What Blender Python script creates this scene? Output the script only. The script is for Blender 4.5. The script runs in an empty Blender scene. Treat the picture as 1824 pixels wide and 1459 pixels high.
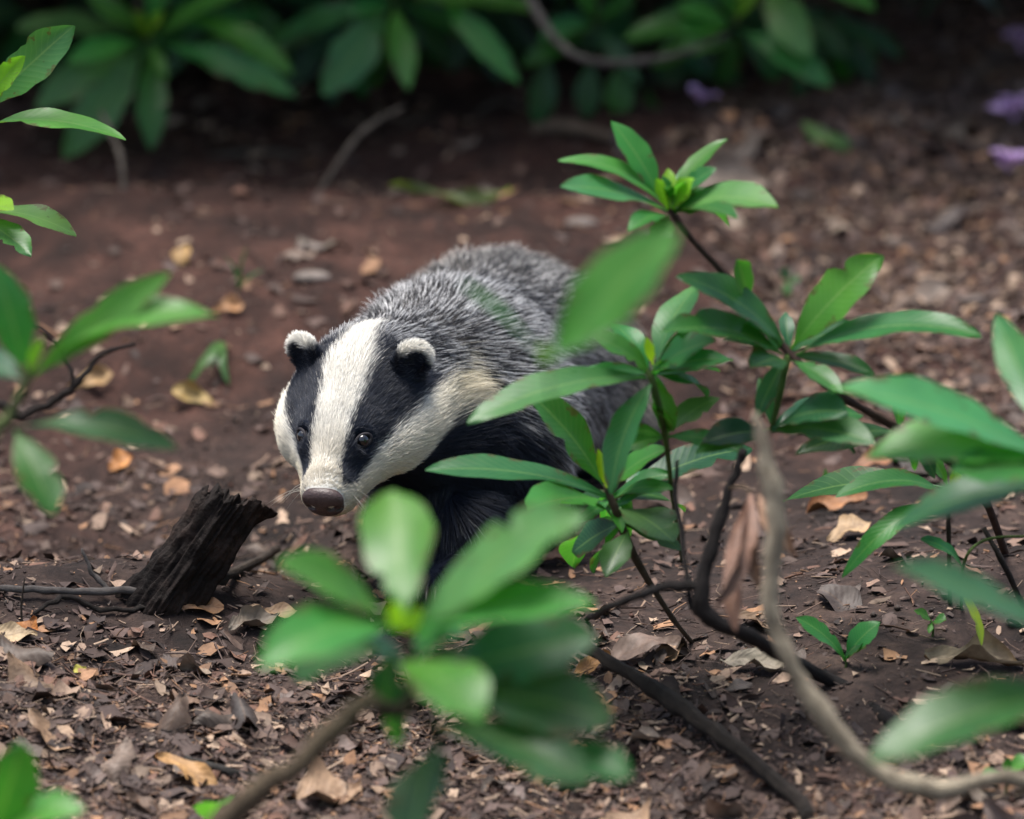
import bpy, math, random
import numpy as np
from mathutils import Vector, Matrix

random.seed(7)
RNG = np.random.default_rng(11)
SC = bpy.context.scene
COL = SC.collection

# ------------------------------------------------------------------ camera, sky, sun, exposure
PITCH = math.radians(9.0)
DIST = 6.0
K = 0.9 / DIST / 1824.0            # metres per photo pixel at one metre of depth
ZC = 0.153
R_ = np.array([1.0, 0, 0])
F_ = np.array([0, math.cos(PITCH), -math.sin(PITCH)])
U_ = np.array([0, math.sin(PITCH), math.cos(PITCH)])
CAM = np.array([0, 0, ZC]) - DIST * F_

cam_d = bpy.data.cameras.new('camera')
cam = bpy.data.objects.new('camera', cam_d)
COL.objects.link(cam)
cam.location = CAM
cam.rotation_euler = (math.radians(90) - PITCH, 0, 0)
cam_d.sensor_width = 36
cam_d.lens = 36 * DIST / 0.9
cam_d.clip_start = 0.1
cam_d.clip_end = 500
cam_d.dof.use_dof = True
cam_d.dof.focus_distance = 5.90
cam_d.dof.aperture_fstop = 3.7
SC.camera = cam

SUN_EL, SUN_AZ = math.radians(80), math.radians(265)   # azimuth clockwise from +Y
world = bpy.data.worlds.new('World')
SC.world = world
world.use_nodes = True
wn = world.node_tree
sky = wn.nodes.new('ShaderNodeTexSky')
sky.sky_type = 'NISHITA'
sky.sun_disc = False
sky.sun_elevation = SUN_EL
sky.sun_rotation = SUN_AZ
sky.dust_density = 4.0
bg = wn.nodes['Background']
bg.inputs['Strength'].default_value = 0.055
wn.links.new(sky.outputs[0], bg.inputs['Color'])
sd = bpy.data.lights.new('sun', 'SUN')
sd.energy = 1.5
sd.angle = math.radians(30)
sd.color = (1.0, 0.97, 0.93)
sun = bpy.data.objects.new('sun', sd)
COL.objects.link(sun)
sdir = Vector((math.sin(SUN_AZ) * math.cos(SUN_EL), math.cos(SUN_AZ) * math.cos(SUN_EL), math.sin(SUN_EL)))
sun.rotation_euler = sdir.to_track_quat('Z', 'Y').to_euler()
vs = SC.view_settings
vs.view_transform = 'Standard'
vs.look = 'None'
vs.exposure = 1.85
vs.gamma = 1.0
SC.cycles.use_denoising = True
SC.cycles.max_bounces = 7
SC.cycles.transparent_max_bounces = 4

# ------------------------------------------------------------------ helpers
def P(px, py, d):
    """photo pixel at camera depth d -> world point"""
    return CAM + d * F_ + (px - 912) * K * d * R_ + (729.5 - py) * K * d * U_

def CV(x, y, z):
    """vector given as right / up / toward the camera"""
    return R_ * x + U_ * y - F_ * z

def unit(v):
    v = np.asarray(v, float)
    return v / (np.linalg.norm(v, axis=-1, keepdims=True) + 1e-12)

def hash2(ix, iy, seed):
    h = (ix.astype(np.int64) * 374761393 + iy.astype(np.int64) * 668265263 + seed * 1274126177) & 0xffffffff
    h = ((h ^ (h >> 13)) * 1274126177) & 0xffffffff
    return ((h ^ (h >> 16)) & 0xffffff) / float(0xffffff)

def vnoise(x, y, seed=0):
    x = np.asarray(x, float); y = np.asarray(y, float)
    ix = np.floor(x); iy = np.floor(y)
    fx = x - ix; fy = y - iy
    fx = fx * fx * (3 - 2 * fx); fy = fy * fy * (3 - 2 * fy)
    a = hash2(ix, iy, seed); b = hash2(ix + 1, iy, seed)
    c = hash2(ix, iy + 1, seed); d = hash2(ix + 1, iy + 1, seed)
    return (a + (b - a) * fx) * (1 - fy) + (c + (d - c) * fx) * fy - 0.5

def sstep(a, b, x):
    t = np.clip((np.asarray(x, float) - a) / (b - a), 0, 1)
    return t * t * (3 - 2 * t)

_py = np.array([-60, -6, -1.5, -0.9, -0.55, -0.3, -0.12, 0.0, 0.25, 0.5, 0.9, 1.4, 2.2, 4.0, 10, 60])
_pz = np.array([-1.5, -0.9, -0.36, -0.20, -0.112, -0.052, -0.012, 0.0, 0.008, 0.045, 0.165, 0.225, 0.300, 0.47, 0.9, 3.0])

def ground_h(x, y):
    x = np.asarray(x, float); y = np.asarray(y, float)
    p = (np.interp(y - 0.05, _py, _pz) + np.interp(y, _py, _pz) + np.interp(y + 0.05, _py, _pz)) / 3
    dip = -0.05 * np.exp(-((y - 0.2) / 0.15) ** 2) * sstep(-0.12, -0.24, x)
    dip = dip + 0.006 * np.exp(-((y + 0.03 - 0.25 * (x + 0.3)) / 0.075) ** 2) * sstep(-0.10, -0.22, x)
    near = np.exp(-((y - 0.5) / 3.0) ** 2)
    n = vnoise(x * 2.1, y * 2.1, 1) * 0.05 + vnoise(x * 6.3, y * 6.3, 2) * 0.022
    n += (vnoise(x * 17, y * 17, 3) * 0.011 + vnoise(x * 41, y * 41, 4) * 0.006 + vnoise(x * 95, y * 95, 5) * 0.0035) * near
    n += sstep(.4, .75, y) * (vnoise(x * 3.6 + 2, y * 5.5, 6) * 0.055 + vnoise(x * 10, y * 13, 7) * 0.018)
    foot = np.exp(-(((x - 0.03) / 0.22) ** 2 + ((y - 0.2) / 0.3) ** 2))
    return p + dip + n * (1 - 0.6 * foot)

def G(px, py, lift=0.0):
    """photo pixel -> point on the ground"""
    ray = F_ + (px - 912) * K * R_ + (729.5 - py) * K * U_
    ds = np.linspace(4.5, 11, 2600)
    pts = CAM + ds[:, None] * ray
    below = pts[:, 2] < ground_h(pts[:, 0], pts[:, 1])
    i = int(np.argmax(below)) if below.any() else len(ds) - 1
    p = pts[i].copy()
    p[2] = float(ground_h(p[0], p[1])) + lift
    return p

def on_ground(p, lift=0.0):
    return np.array([p[0], p[1], float(ground_h(p[0], p[1])) + lift])

def new_mesh(name, verts, faces, mats, uv=None, smooth=True, color=None):
    me = bpy.data.meshes.new(name)
    me.from_pydata([tuple(map(float, v)) for v in verts], [], [tuple(map(int, f)) for f in faces])
    if smooth:
        me.polygons.foreach_set('use_smooth', [True] * len(me.polygons))
    for m in (mats if isinstance(mats, (list, tuple)) else [mats]):
        me.materials.append(m)
    if uv is not None:
        lay = me.uv_layers.new(name='UVMap')
        li = np.empty(len(me.loops), np.int32)
        me.loops.foreach_get('vertex_index', li)
        lay.data.foreach_set('uv', np.asarray(uv, np.float32)[li].ravel())
    if color is not None:
        at = me.color_attributes.new('tint', 'FLOAT_COLOR', 'POINT')
        c = np.ones((len(verts), 4), np.float32); c[:, :3] = color
        at.data.foreach_set('color', c.ravel())
    me.update()
    return me

def fast_mesh(name, V, Fa, mats, color=None, smooth=False):
    """V (n,3), Fa (m,k) arrays of one polygon size"""
    me = bpy.data.meshes.new(name)
    n, m, k = len(V), len(Fa), Fa.shape[1]
    me.vertices.add(n); me.vertices.foreach_set('co', np.asarray(V, np.float32).ravel())
    me.loops.add(m * k); me.loops.foreach_set('vertex_index', np.asarray(Fa, np.int32).ravel())
    me.polygons.add(m)
    me.polygons.foreach_set('loop_start', np.arange(0, m * k, k, dtype=np.int32))
    me.polygons.foreach_set('loop_total', np.full(m, k, np.int32))
    me.update(calc_edges=True)
    if smooth:
        me.polygons.foreach_set('use_smooth', [True] * m)
    for mt in (mats if isinstance(mats, (list, tuple)) else [mats]):
        me.materials.append(mt)
    if color is not None:
        at = me.color_attributes.new('tint', 'FLOAT_COLOR', 'POINT')
        c = np.ones((n, 4), np.float32); c[:, :3] = color
        at.data.foreach_set('color', c.ravel())
    me.validate()
    return me

def link(name, data, parent=None, loc=None, color=None):
    o = bpy.data.objects.new(name, data)
    COL.objects.link(o)
    if parent is not None:
        o.parent = parent
    if loc is not None:
        o.location = tuple(float(c) for c in loc)
    if color is not None:
        o.color = (*color, 1)
    return o

def thing(name, label, cat, loc, group=None):
    o = link(name, None, None, loc)
    o.empty_display_size = 0.02
    o['label'] = label; o['category'] = cat
    if group: o['group'] = group
    return o

def tag(o, label, cat, group=None):
    o['label'] = label; o['category'] = cat
    if group: o['group'] = group
    return o

# ------------------------------------------------------------------ materials
def mat(name):
    m = bpy.data.materials.new(name)
    m.use_nodes = True
    nt = m.node_tree
    b = nt.nodes['Principled BSDF']
    return m, nt, b

def N(nt, kind, **kw):
    n = nt.nodes.new(kind)
    for k, v in kw.items():
        setattr(n, k, v)
    return n

def ramp(nt, fac, stops):
    r = N(nt, 'ShaderNodeValToRGB')
    el = r.color_ramp.elements
    while len(el) < len(stops): el.new(0.5)
    for e, (p, c) in zip(el, stops):
        e.position = p; e.color = (*c, 1)
    nt.links.new(fac, r.inputs[0])
    return r

def noise(nt, scale, detail=4, rough=0.6, vec=None):
    n = N(nt, 'ShaderNodeTexNoise')
    n.inputs['Scale'].default_value = scale
    n.inputs['Detail'].default_value = detail
    n.inputs['Roughness'].default_value = rough
    if vec is not None: nt.links.new(vec, n.inputs['Vector'])
    return n

def bump(nt, b, height, strength, dist):
    bp = N(nt, 'ShaderNodeBump')
    bp.inputs['Strength'].default_value = strength
    bp.inputs['Distance'].default_value = dist
    nt.links.new(height, bp.inputs['Height'])
    nt.links.new(bp.outputs[0], b.inputs['Normal'])
    return bp

def mixc(nt, fac, a, b, mode='MIX'):
    m = N(nt, 'ShaderNodeMix', data_type='RGBA', blend_type=mode)
    for sock, v in ((0, fac), (6, a), (7, b)):
        if hasattr(v, 'is_output'): nt.links.new(v, m.inputs[sock])
        elif sock == 0: m.inputs[0].default_value = v
        else: m.inputs[sock].default_value = (*v, 1)
    return m.outputs[2]

def math_n(nt, op, a, b=None):
    m = N(nt, 'ShaderNodeMath', operation=op)
    for i, v in enumerate((a, b)):
        if v is None: continue
        if hasattr(v, 'is_output'): nt.links.new(v, m.inputs[i])
        else: m.inputs[i].default_value = v
    return m.outputs[0]

def make_leaf_mat():
    m, nt, b = mat('green_leaf')
    oi = N(nt, 'ShaderNodeObjectInfo')
    tc = N(nt, 'ShaderNodeTexCoord')
    uv = N(nt, 'ShaderNodeUVMap')
    sep = N(nt, 'ShaderNodeSeparateXYZ'); nt.links.new(uv.outputs[0], sep.inputs[0])
    n1 = noise(nt, 22, 3, 0.6, tc.outputs['Object'])
    c = mixc(nt, 0.35, oi.outputs['Color'], ramp(nt, n1.outputs[0], [(0.3, (0.45, 0.5, 0.55)), (0.7, (1.35, 1.25, 1.1))]).outputs[0], 'MULTIPLY')
    # specks of dirt and scars
    n2 = noise(nt, 170, 2, 0.5, tc.outputs['Object'])
    sp = ramp(nt, n2.outputs[0], [(0.70, (0, 0, 0)), (0.74, (1, 1, 1))])
    spf = math_n(nt, 'MULTIPLY', sp.outputs[0], 0.45)
    c = mixc(nt, spf, c, (0.05, 0.07, 0.025))
    n3 = noise(nt, 9, 3, 0.6, tc.outputs['Object'])
    yel = ramp(nt, n3.outputs[0], [(0.45, (0, 0, 0)), (0.72, (1, 1, 1))])
    c = mixc(nt, math_n(nt, 'MULTIPLY', yel.outputs[0], 0.55), c, mixc(nt, 1.0, c, (1.7, 1.25, 0.55), 'MULTIPLY'))
    av = math_n(nt, 'ABSOLUTE', sep.outputs[1])
    n4 = noise(nt, 55, 4, 0.7, tc.outputs['Object'])
    edge = math_n(nt, 'ADD', math_n(nt, 'MULTIPLY', av, 0.30), n4.outputs[0])
    dmg = ramp(nt, edge, [(0.80, (0, 0, 0)), (0.86, (1, 1, 1))])
    c = mixc(nt, math_n(nt, 'MULTIPLY', dmg.outputs[0], 0.7), c, (0.09, 0.055, 0.02))
    vph = math_n(nt, 'SINE', math_n(nt, 'ADD', math_n(nt, 'MULTIPLY', sep.outputs[0], 105.0), math_n(nt, 'MULTIPLY', av, -16.0)))
    vcol = ramp(nt, vph, [(0.80, (0, 0, 0)), (1.0, (1, 1, 1))])
    c = mixc(nt, math_n(nt, 'MULTIPLY', vcol.outputs[0], 0.22), c, (0.16, 0.30, 0.10))
    rib = ramp(nt, av, [(0.02, (1, 1, 1)), (0.075, (0, 0, 0))])
    ribf = math_n(nt, 'MULTIPLY', rib.outputs[0], 0.45)
    c = mixc(nt, ribf, c, (0.20, 0.34, 0.10))
    nt.links.new(c, b.inputs['Base Color'])
    rr = ramp(nt, n1.outputs[0], [(0.3, (0.27,) * 3), (0.7, (0.48,) * 3)])
    nt.links.new(rr.outputs[0], b.inputs['Roughness'])
    b.inputs['Specular IOR Level'].default_value = 0.42
    # side veins
    ph = math_n(nt, 'ADD', math_n(nt, 'MULTIPLY', sep.outputs[0], 105.0), math_n(nt, 'MULTIPLY', av, -16.0))
    vein = math_n(nt, 'SINE', ph)
    hgt = math_n(nt, 'ADD', math_n(nt, 'MULTIPLY', vein, 0.25), math_n(nt, 'MULTIPLY', n2.outputs[0], 0.3))
    bump(nt, b, hgt, 0.13, 0.0010)
    tr = N(nt, 'ShaderNodeBsdfTranslucent')
    tcx = mixc(nt, 1.0, c, (1.7, 1.9, 0.7), 'MULTIPLY')
    nt.links.new(tcx, tr.inputs[0])
    mx = N(nt, 'ShaderNodeMixShader'); mx.inputs[0].default_value = 0.42
    nt.links.new(b.outputs[0], mx.inputs[1]); nt.links.new(tr.outputs[0], mx.inputs[2])
    nt.links.new(mx.outputs[0], nt.nodes['Material Output'].inputs[0])
    return m

def make_dry_mat():
    m, nt, b = mat('dry_leaf')
    oi = N(nt, 'ShaderNodeObjectInfo')
    tc = N(nt, 'ShaderNodeTexCoord')
    uv = N(nt, 'ShaderNodeUVMap')
    sep = N(nt, 'ShaderNodeSeparateXYZ'); nt.links.new(uv.outputs[0], sep.inputs[0])
    n1 = noise(nt, 45, 5, 0.65, tc.outputs['Object'])
    c = mixc(nt, 0.75, oi.outputs['Color'], ramp(nt, n1.outputs[0], [(0.30, (0.25, 0.22, 0.2)), (0.55, (0.9, 0.9, 0.9)), (0.75, (1.3, 1.25, 1.2))]).outputs[0], 'MULTIPLY')
    av = math_n(nt, 'ABSOLUTE', sep.outputs[1])
    rib = ramp(nt, av, [(0.02, (1, 1, 1)), (0.08, (0, 0, 0))])
    c = mixc(nt, math_n(nt, 'MULTIPLY', rib.outputs[0], 0.4), c, (0.10, 0.055, 0.03))
    nt.links.new(c, b.inputs['Base Color'])
    b.inputs['Roughness'].default_value = 0.62
    ph = math_n(nt, 'ADD', math_n(nt, 'MULTIPLY', sep.outputs[0], 60.0), math_n(nt, 'MULTIPLY', av, -14.0))
    hgt = math_n(nt, 'ADD', math_n(nt, 'MULTIPLY', math_n(nt, 'SINE', ph), 0.07), n1.outputs[0])
    bump(nt, b, hgt, 0.6, 0.002)
    return m

def make_soil_mat():
    m, nt, b = mat('soil')
    tc = N(nt, 'ShaderNodeTexCoord')
    v = tc.outputs['Object']
    big = noise(nt, 1.7, 4, 0.6, v)
    mid = noise(nt, 14, 5, 0.65, v)
    fine = noise(nt, 110, 5, 0.7, v)
    c1 = ramp(nt, mid.outputs[0], [(0.28, (0.009, 0.0062, 0.0052)), (0.5, (0.038, 0.0235, 0.019)), (0.72, (0.098, 0.064, 0.050))])
    c2 = ramp(nt, mid.outputs[0], [(0.28, (0.010, 0.0045, 0.0032)), (0.5, (0.042, 0.0175, 0.012)), (0.72, (0.092, 0.042, 0.030))])
    sp_ = N(nt, 'ShaderNodeSeparateXYZ'); nt.links.new(v, sp_.inputs[0])
    bank = math_n(nt, 'ADD', big.outputs[0], math_n(nt, 'MULTIPLY', math_n(nt, 'SUBTRACT', sp_.outputs[1], 0.45), 0.45))
    f = ramp(nt, bank, [(0.42, (0, 0, 0)), (0.62, (1, 1, 1))])
    c = mixc(nt, f.outputs[0], c1.outputs[0], c2.outputs[0])
    c = mixc(nt, 0.8, c, ramp(nt, fine.outputs[0], [(0.3, (0.4, 0.4, 0.42)), (0.55, (1, 1, 1)), (0.75, (1.6, 1.55, 1.5))]).outputs[0], 'MULTIPLY')
    damp = noise(nt, 4.5, 4, 0.6, v)
    c = mixc(nt, 0.9, c, ramp(nt, damp.outputs[0], [(0.36, (0.42, 0.40, 0.40)), (0.56, (1.1, 1.1, 1.1))]).outputs[0], 'MULTIPLY')
    nt.links.new(c, b.inputs['Base Color'])
    b.inputs['Roughness'].default_value = 0.85
    b.inputs['Specular IOR Level'].default_value = 0.3
    hh = math_n(nt, 'ADD', math_n(nt, 'MULTIPLY', mid.outputs[0], 1.5), fine.outputs[0])
    bump(nt, b, hh, 0.9, 0.004)
    return m

def make_tint_mat(name, rough=0.75, tscale=160, bstr=0.5):
    m, nt, b = mat(name)
    at = N(nt, 'ShaderNodeAttribute', attribute_name='tint')
    tc = N(nt, 'ShaderNodeTexCoord')
    n1 = noise(nt, tscale, 4, 0.65, tc.outputs['Object'])
    c = mixc(nt, 0.6, at.outputs['Color'], ramp(nt, n1.outputs[0], [(0.3, (0.45, 0.42, 0.4)), (0.6, (1, 1, 1)), (0.8, (1.4, 1.4, 1.35))]).outputs[0], 'MULTIPLY')
    nt.links.new(c, b.inputs['Base Color'])
    b.inputs['Roughness'].default_value = rough
    bump(nt, b, n1.outputs[0], bstr, 0.002)
    return m

def make_bark_mat():
    m, nt, b = mat('bark')
    oi = N(nt, 'ShaderNodeObjectInfo')
    tc = N(nt, 'ShaderNodeTexCoord')
    mp = N(nt, 'ShaderNodeMapping'); nt.links.new(tc.outputs['UV'], mp.inputs[0])
    mp.inputs['Scale'].default_value = (40, 5, 1)
    n1 = noise(nt, 2.0, 5, 0.65, mp.outputs[0])
    n2 = noise(nt, 60, 4, 0.6, tc.outputs['Object'])
    c = mixc(nt, 0.8, oi.outputs['Color'], ramp(nt, n2.outputs[0], [(0.3, (0.4, 0.38, 0.36)), (0.55, (1, 1, 1)), (0.75, (1.5, 1.5, 1.45))]).outputs[0], 'MULTIPLY')
    c = mixc(nt, 0.6, c, ramp(nt, n1.outputs[0], [(0.35, (0.5, 0.48, 0.46)), (0.65, (1.25, 1.25, 1.2))]).outputs[0], 'MULTIPLY')
    nt.links.new(c, b.inputs['Base Color'])
    b.inputs['Roughness'].default_value = 0.75
    b.inputs['Specular IOR Level'].default_value = 0.25
    bump(nt, b, math_n(nt, 'ADD', n1.outputs[0], n2.outputs[0]), 0.9, 0.003)
    return m

def make_log_mat():
    m, nt, b = mat('rotten_wood')
    tc = N(nt, 'ShaderNodeTexCoord')
    n1 = noise(nt, 26, 6, 0.7, tc.outputs['Object'])
    n2 = noise(nt, 120, 4, 0.7, tc.outputs['Object'])
    c = ramp(nt, n1.outputs[0], [(0.3, (0.005, 0.004, 0.0035)), (0.52, (0.017, 0.012, 0.010)), (0.66, (0.045, 0.030, 0.024)), (0.8, (0.085, 0.055, 0.045))])
    nt.links.new(c.outputs[0], b.inputs['Base Color'])
    b.inputs['Roughness'].default_value = 0.75
    b.inputs['Specular IOR Level'].default_value = 0.18
    bump(nt, b, math_n(nt, 'ADD', n1.outputs[0], n2.outputs[0]), 0.9, 0.003)
    return m

def make_fur_mat(name, rough, spec):
    m, nt, b = mat(name)
    at = N(nt, 'ShaderNodeAttribute', attribute_name='tint')
    nt.links.new(at.outputs['Color'], b.inputs['Base Color'])
    b.inputs['Roughness'].default_value = rough
    b.inputs['Specular IOR Level'].default_value = spec
    return m

def make_plain(name, col, rough, spec=0.5, bs=0, bd=0.001, coat=0):
    m, nt, b = mat(name)
    tc = N(nt, 'ShaderNodeTexCoord')
    b.inputs['Roughness'].default_value = rough
    b.inputs['Specular IOR Level'].default_value = spec
    b.inputs['Coat Weight'].default_value = coat
    b.inputs['Coat Roughness'].default_value = 0.05
    if bs:
        n1 = noise(nt, bs, 3, 0.6, tc.outputs['Object'])
        nt.links.new(mixc(nt, 0.7, col, ramp(nt, n1.outputs[0], [(0.3, (0.5,) * 3), (0.7, (1.35,) * 3)]).outputs[0], 'MULTIPLY'), b.inputs['Base Color'])
        bump(nt, b, n1.outputs[0], 0.6, bd)
    else:
        b.inputs['Base Color'].default_value = (*col, 1)
    return m

M_LEAF = make_leaf_mat()
M_DRY = make_dry_mat()
M_SOIL = make_soil_mat()
M_LITTER = make_tint_mat('litter')
M_MASS = make_tint_mat('shrub_foliage', 0.4, 30, 0.2)
M_BARK = make_bark_mat()
M_LOG = make_log_mat()
M_SKIN = make_fur_mat('badger_skin', 0.8, 0.2)
M_FUR = make_fur_mat('badger_fur', 0.5, 0.32)
M_EYE = make_plain('eye', (0.004, 0.004, 0.006), 0.06, 0.6, coat=1.0)
M_LID = make_plain('eyelid', (0.024, 0.022, 0.026), 0.65, 0.25, 500, 0.0006)
M_NOSE = make_plain('nose_leather', (0.060, 0.037, 0.034), 0.38, 0.5, 560, 0.0010)
M_CLAW = make_plain('claw', (0.05, 0.04, 0.03), 0.4, 0.5, 200, 0.0005)
M_STONE = make_plain('stone', (0.19, 0.16, 0.14), 0.85, 0.25, 90, 0.002)
M_PETAL = make_plain('petal', (0.74, 0.50, 0.82), 0.5, 0.4, 120, 0.0008)

# ------------------------------------------------------------------ ground: one sheet, fine where it is seen
def graded(lo, hi, step, far, ratio):
    a = list(np.arange(lo, hi + 1e-9, step))
    s = step; x = a[-1]
    while x < far:
        s *= ratio; x += s; a.append(x)
    s = step; x = a[0]; pre = []
    while x > -far:
        s *= ratio; x -= s; pre.append(x)
    return np.array(pre[::-1] + a)

gx = graded(-0.66, 0.66, 0.0058, 60, 1.16)
gy = graded(-0.72, 2.3, 0.0066, 60, 1.16)
GX, GY = np.meshgrid(gx, gy)
GZ = ground_h(GX, GY)
V = np.stack([GX.ravel(), GY.ravel(), GZ.ravel()], 1)
nx, ny = len(gx), len(gy)
idx = np.arange(nx * ny).reshape(ny, nx)
FQ = np.stack([idx[:-1, :-1].ravel(), idx[:-1, 1:].ravel(), idx[1:, 1:].ravel(), idx[1:, :-1].ravel()], 1)
ground = link('ground', fast_mesh('ground', V, FQ, M_SOIL, smooth=True))
ground['kind'] = 'structure'

# ------------------------------------------------------------------ leaves and stems
def leaf_geo(L, W, axis, nrm, arch=0.08, fold=0.15, wave=0.06, droop=0.0, side=0.0, p=1.22, q=0.76, nu=23, nv=7, rng=random, pet=0.10):
    a = unit(axis); n = np.asarray(nrm, float); n = n - n.dot(a) * a; n = unit(n)
    s = np.cross(a, n)
    ph1, ph2 = rng.uniform(0, 6.28), rng.uniform(0, 6.28)
    k1, k2 = rng.uniform(5, 9), rng.uniform(9, 14)
    nicks = [(rng.uniform(.25, .9), rng.choice((-1, 1)), rng.uniform(.15, .5), rng.uniform(.02, .05)) for _ in range(rng.choice((0, 0, 1, 1, 2)))]
    vs_, uv = [], []
    for i in range(nu):
        u = i / (nu - 1)
        ub = max(0.0, (u - pet * 0.6) / (1 - pet * 0.6))
        w = 0.5 * W * max(0.0, math.sin(math.pi * min(0.9999, ub ** p))) ** q
        w = max(w, 0.0011 if u < 0.5 else 0.0004)
        c = a * u * L + n * (arch * L * 4 * u * (1 - u) - droop * L * u * u) + s * side * L * 4 * u * (1 - u)
        for j in range(nv):
            v = -1 + 2 * j / (nv - 1)
            e = abs(v)
            z = fold * w * e ** 1.3 + wave * W * (e ** 2) * (math.sin(k1 * u + ph1 + (2.1 if v > 0 else 0)) + 0.4 * math.sin(k2 * u + ph2 + v))
            ww = w * (1 + 0.05 * math.sin(k2 * u * 2 + ph1 + v * 2))
            for nu_, ns_, nd_, nw_ in nicks:
                if ns_ * v > 0: ww *= 1 - nd_ * math.exp(-((u - nu_) / nw_) ** 2)
            vs_.append(c + s * v * ww + n * z); uv.append((u, v))
    fs = []
    for i in range(nu - 1):
        for j in range(nv - 1):
            q0 = i * nv + j
            fs.append((q0, q0 + 1, q0 + nv + 1, q0 + nv))
    return np.array(vs_), fs, uv

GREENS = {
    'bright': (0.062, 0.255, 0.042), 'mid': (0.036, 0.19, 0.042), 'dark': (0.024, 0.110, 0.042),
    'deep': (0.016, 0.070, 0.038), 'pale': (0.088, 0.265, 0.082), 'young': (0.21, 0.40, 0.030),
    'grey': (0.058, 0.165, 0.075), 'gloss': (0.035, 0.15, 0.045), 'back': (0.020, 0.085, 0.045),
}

def jit(c, a=0.12):
    f = random.uniform(1 - 2 * a, 1 + 1.6 * a); w = random.uniform(-.18, .18)
    return (max(.002, c[0] * f * (1 + 1.6 * w)), max(.002, c[1] * f), max(.002, c[2] * f * (1 - 1.2 * w)))

def plant_leaf(root, base, tip, wpx, green='mid', nrm=(0, 0.55, 0.83), arch=0.07, fold=0.18, wave=0.05, name='leaf', **kw):
    """base, tip: (px, py, depth) or world point arrays"""
    b = P(*base) if not isinstance(base, np.ndarray) else base
    t = P(*tip) if not isinstance(tip, np.ndarray) else tip
    dm = 0.5 * ((b - CAM).dot(F_) + (t - CAM).dot(F_))
    a = unit(t - b); n = CV(*nrm); n = unit(n - n.dot(a) * a); s = np.cross(a, n)
    ai = unit(np.array([a.dot(R_), a.dot(U_)])); si = np.array([s.dot(R_), s.dot(U_)])
    vis = abs(ai[0] * si[1] - ai[1] * si[0])
    W = 0.82 * wpx * K * dm / max(0.45, vis)
    vs_, fs, uv = leaf_geo(np.linalg.norm(t - b), W, a, n, arch, fold, wave, **kw)
    me = new_mesh(name, vs_, fs, M_LEAF, uv)
    rl = np.array(root.location)
    return link(name, me, root, b - rl, jit(GREENS[green]))

def catmull(pts, rad, sub=6):
    pts = np.array(pts, float); rad = np.array(rad, float)
    n = len(pts); out, ro = [], []
    for i in range(n - 1):
        p0, p1, p2, p3 = pts[max(i - 1, 0)], pts[i], pts[i + 1], pts[min(i + 2, n - 1)]
        for k in range(sub):
            t = k / sub
            out.append(0.5 * ((2 * p1) + (-p0 + p2) * t + (2 * p0 - 5 * p1 + 4 * p2 - p3) * t * t + (-p0 + 3 * p1 - 3 * p2 + p3) * t ** 3))
            ro.append(rad[i] + (rad[i + 1] - rad[i]) * t)
    out.append(pts[-1]); ro.append(rad[-1])
    return np.array(out), np.array(ro)

def tube_geo(pts, rad, seg=9, sub=6, rough=0.10, wob=0.0, seed=0):
    c, r = catmull(pts, rad, sub)
    rs = np.random.default_rng(seed + 5)
    if wob:
        c[1:-1] += rs.normal(0, wob, (len(c) - 2, 3))
    if rough > 0.045:
        kk = np.interp(np.arange(len(c)), np.arange(0, len(c) + 3, 3), rs.normal(0, 1, len(np.arange(0, len(c) + 3, 3))))
        r = r * (1 + 0.10 * kk)
        for q in rs.integers(1, max(2, len(c) - 1), max(1, len(c) // 9)):
            r[q] *= 1.22
    t = unit(np.gradient(c, axis=0))
    n = unit(np.cross(t[0], [0.3, 0.2, 0.9])); V_, uv, Fc = [], [], []
    ln = 0
    for i in range(len(c)):
        n = unit(n - n.dot(t[i]) * t[i]); b = np.cross(t[i], n)
        if i: ln += np.linalg.norm(c[i] - c[i - 1])
        for j in range(seg):
            an = 2 * math.pi * j / seg
            rr = r[i] * (1 + rough * rs.normal())
            V_.append(c[i] + (n * math.cos(an) + b * math.sin(an)) * rr); uv.append((j / seg, ln * 10))
    for i in range(len(c) - 1):
        for j in range(seg):
            Fc.append((i * seg + j, i * seg + (j + 1) % seg, (i + 1) * seg + (j + 1) % seg, (i + 1) * seg + j))
    Fc.append(tuple(range(seg - 1, -1, -1)))
    Fc.append(tuple((len(c) - 1) * seg + j for j in range(seg)))
    return np.array(V_), Fc, uv

def stem(root, pts, rad, color, name='stem', material=None, **kw):
    pts = [P(*p) if not isinstance(p, np.ndarray) else p for p in pts]
    V_, Fc, uv = tube_geo(pts, rad, **kw)
    o0 = pts[0]
    me = new_mesh(name, V_ - o0, Fc, material or M_BARK, uv)
    rl = np.array(root.location) if root is not None else np.zeros(3)
    return link(name, me, root, o0 - rl, color)

BROWN = (0.075, 0.050, 0.036); TAN = (0.19, 0.14, 0.095); DARKB = (0.022, 0.017, 0.015); GREENST = (0.12, 0.19, 0.05); GREYB = (0.17, 0.145, 0.12)

def px_r(px, d):
    return 0.5 * px * K * d

# ------------------------------------------------------------------ the badger
def sd_cone(p, a, b, ra, rb):
    ba = b - a; l2 = ba.dot(ba); t = np.clip(((p - a) @ ba) / l2, 0, 1)
    return np.linalg.norm(p - a - t[:, None] * ba, axis=1) - (ra + (rb - ra) * t)

def sd_ell(p, c, ax, r):
    q = ((p - c) @ ax.T) / r
    k0 = np.linalg.norm(q, axis=1); k1 = np.linalg.norm(q / r, axis=1)
    return k0 * (k0 - 1) / np.maximum(k1, 1e-9)

def smin(a, b, k):
    h = np.clip(0.5 + 0.5 * (b - a) / k, 0, 1)
    return b + (a - b) * h - k * h * (1 - h)

def smax(a, b, k):
    return -smin(-a, -b, k)

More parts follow.
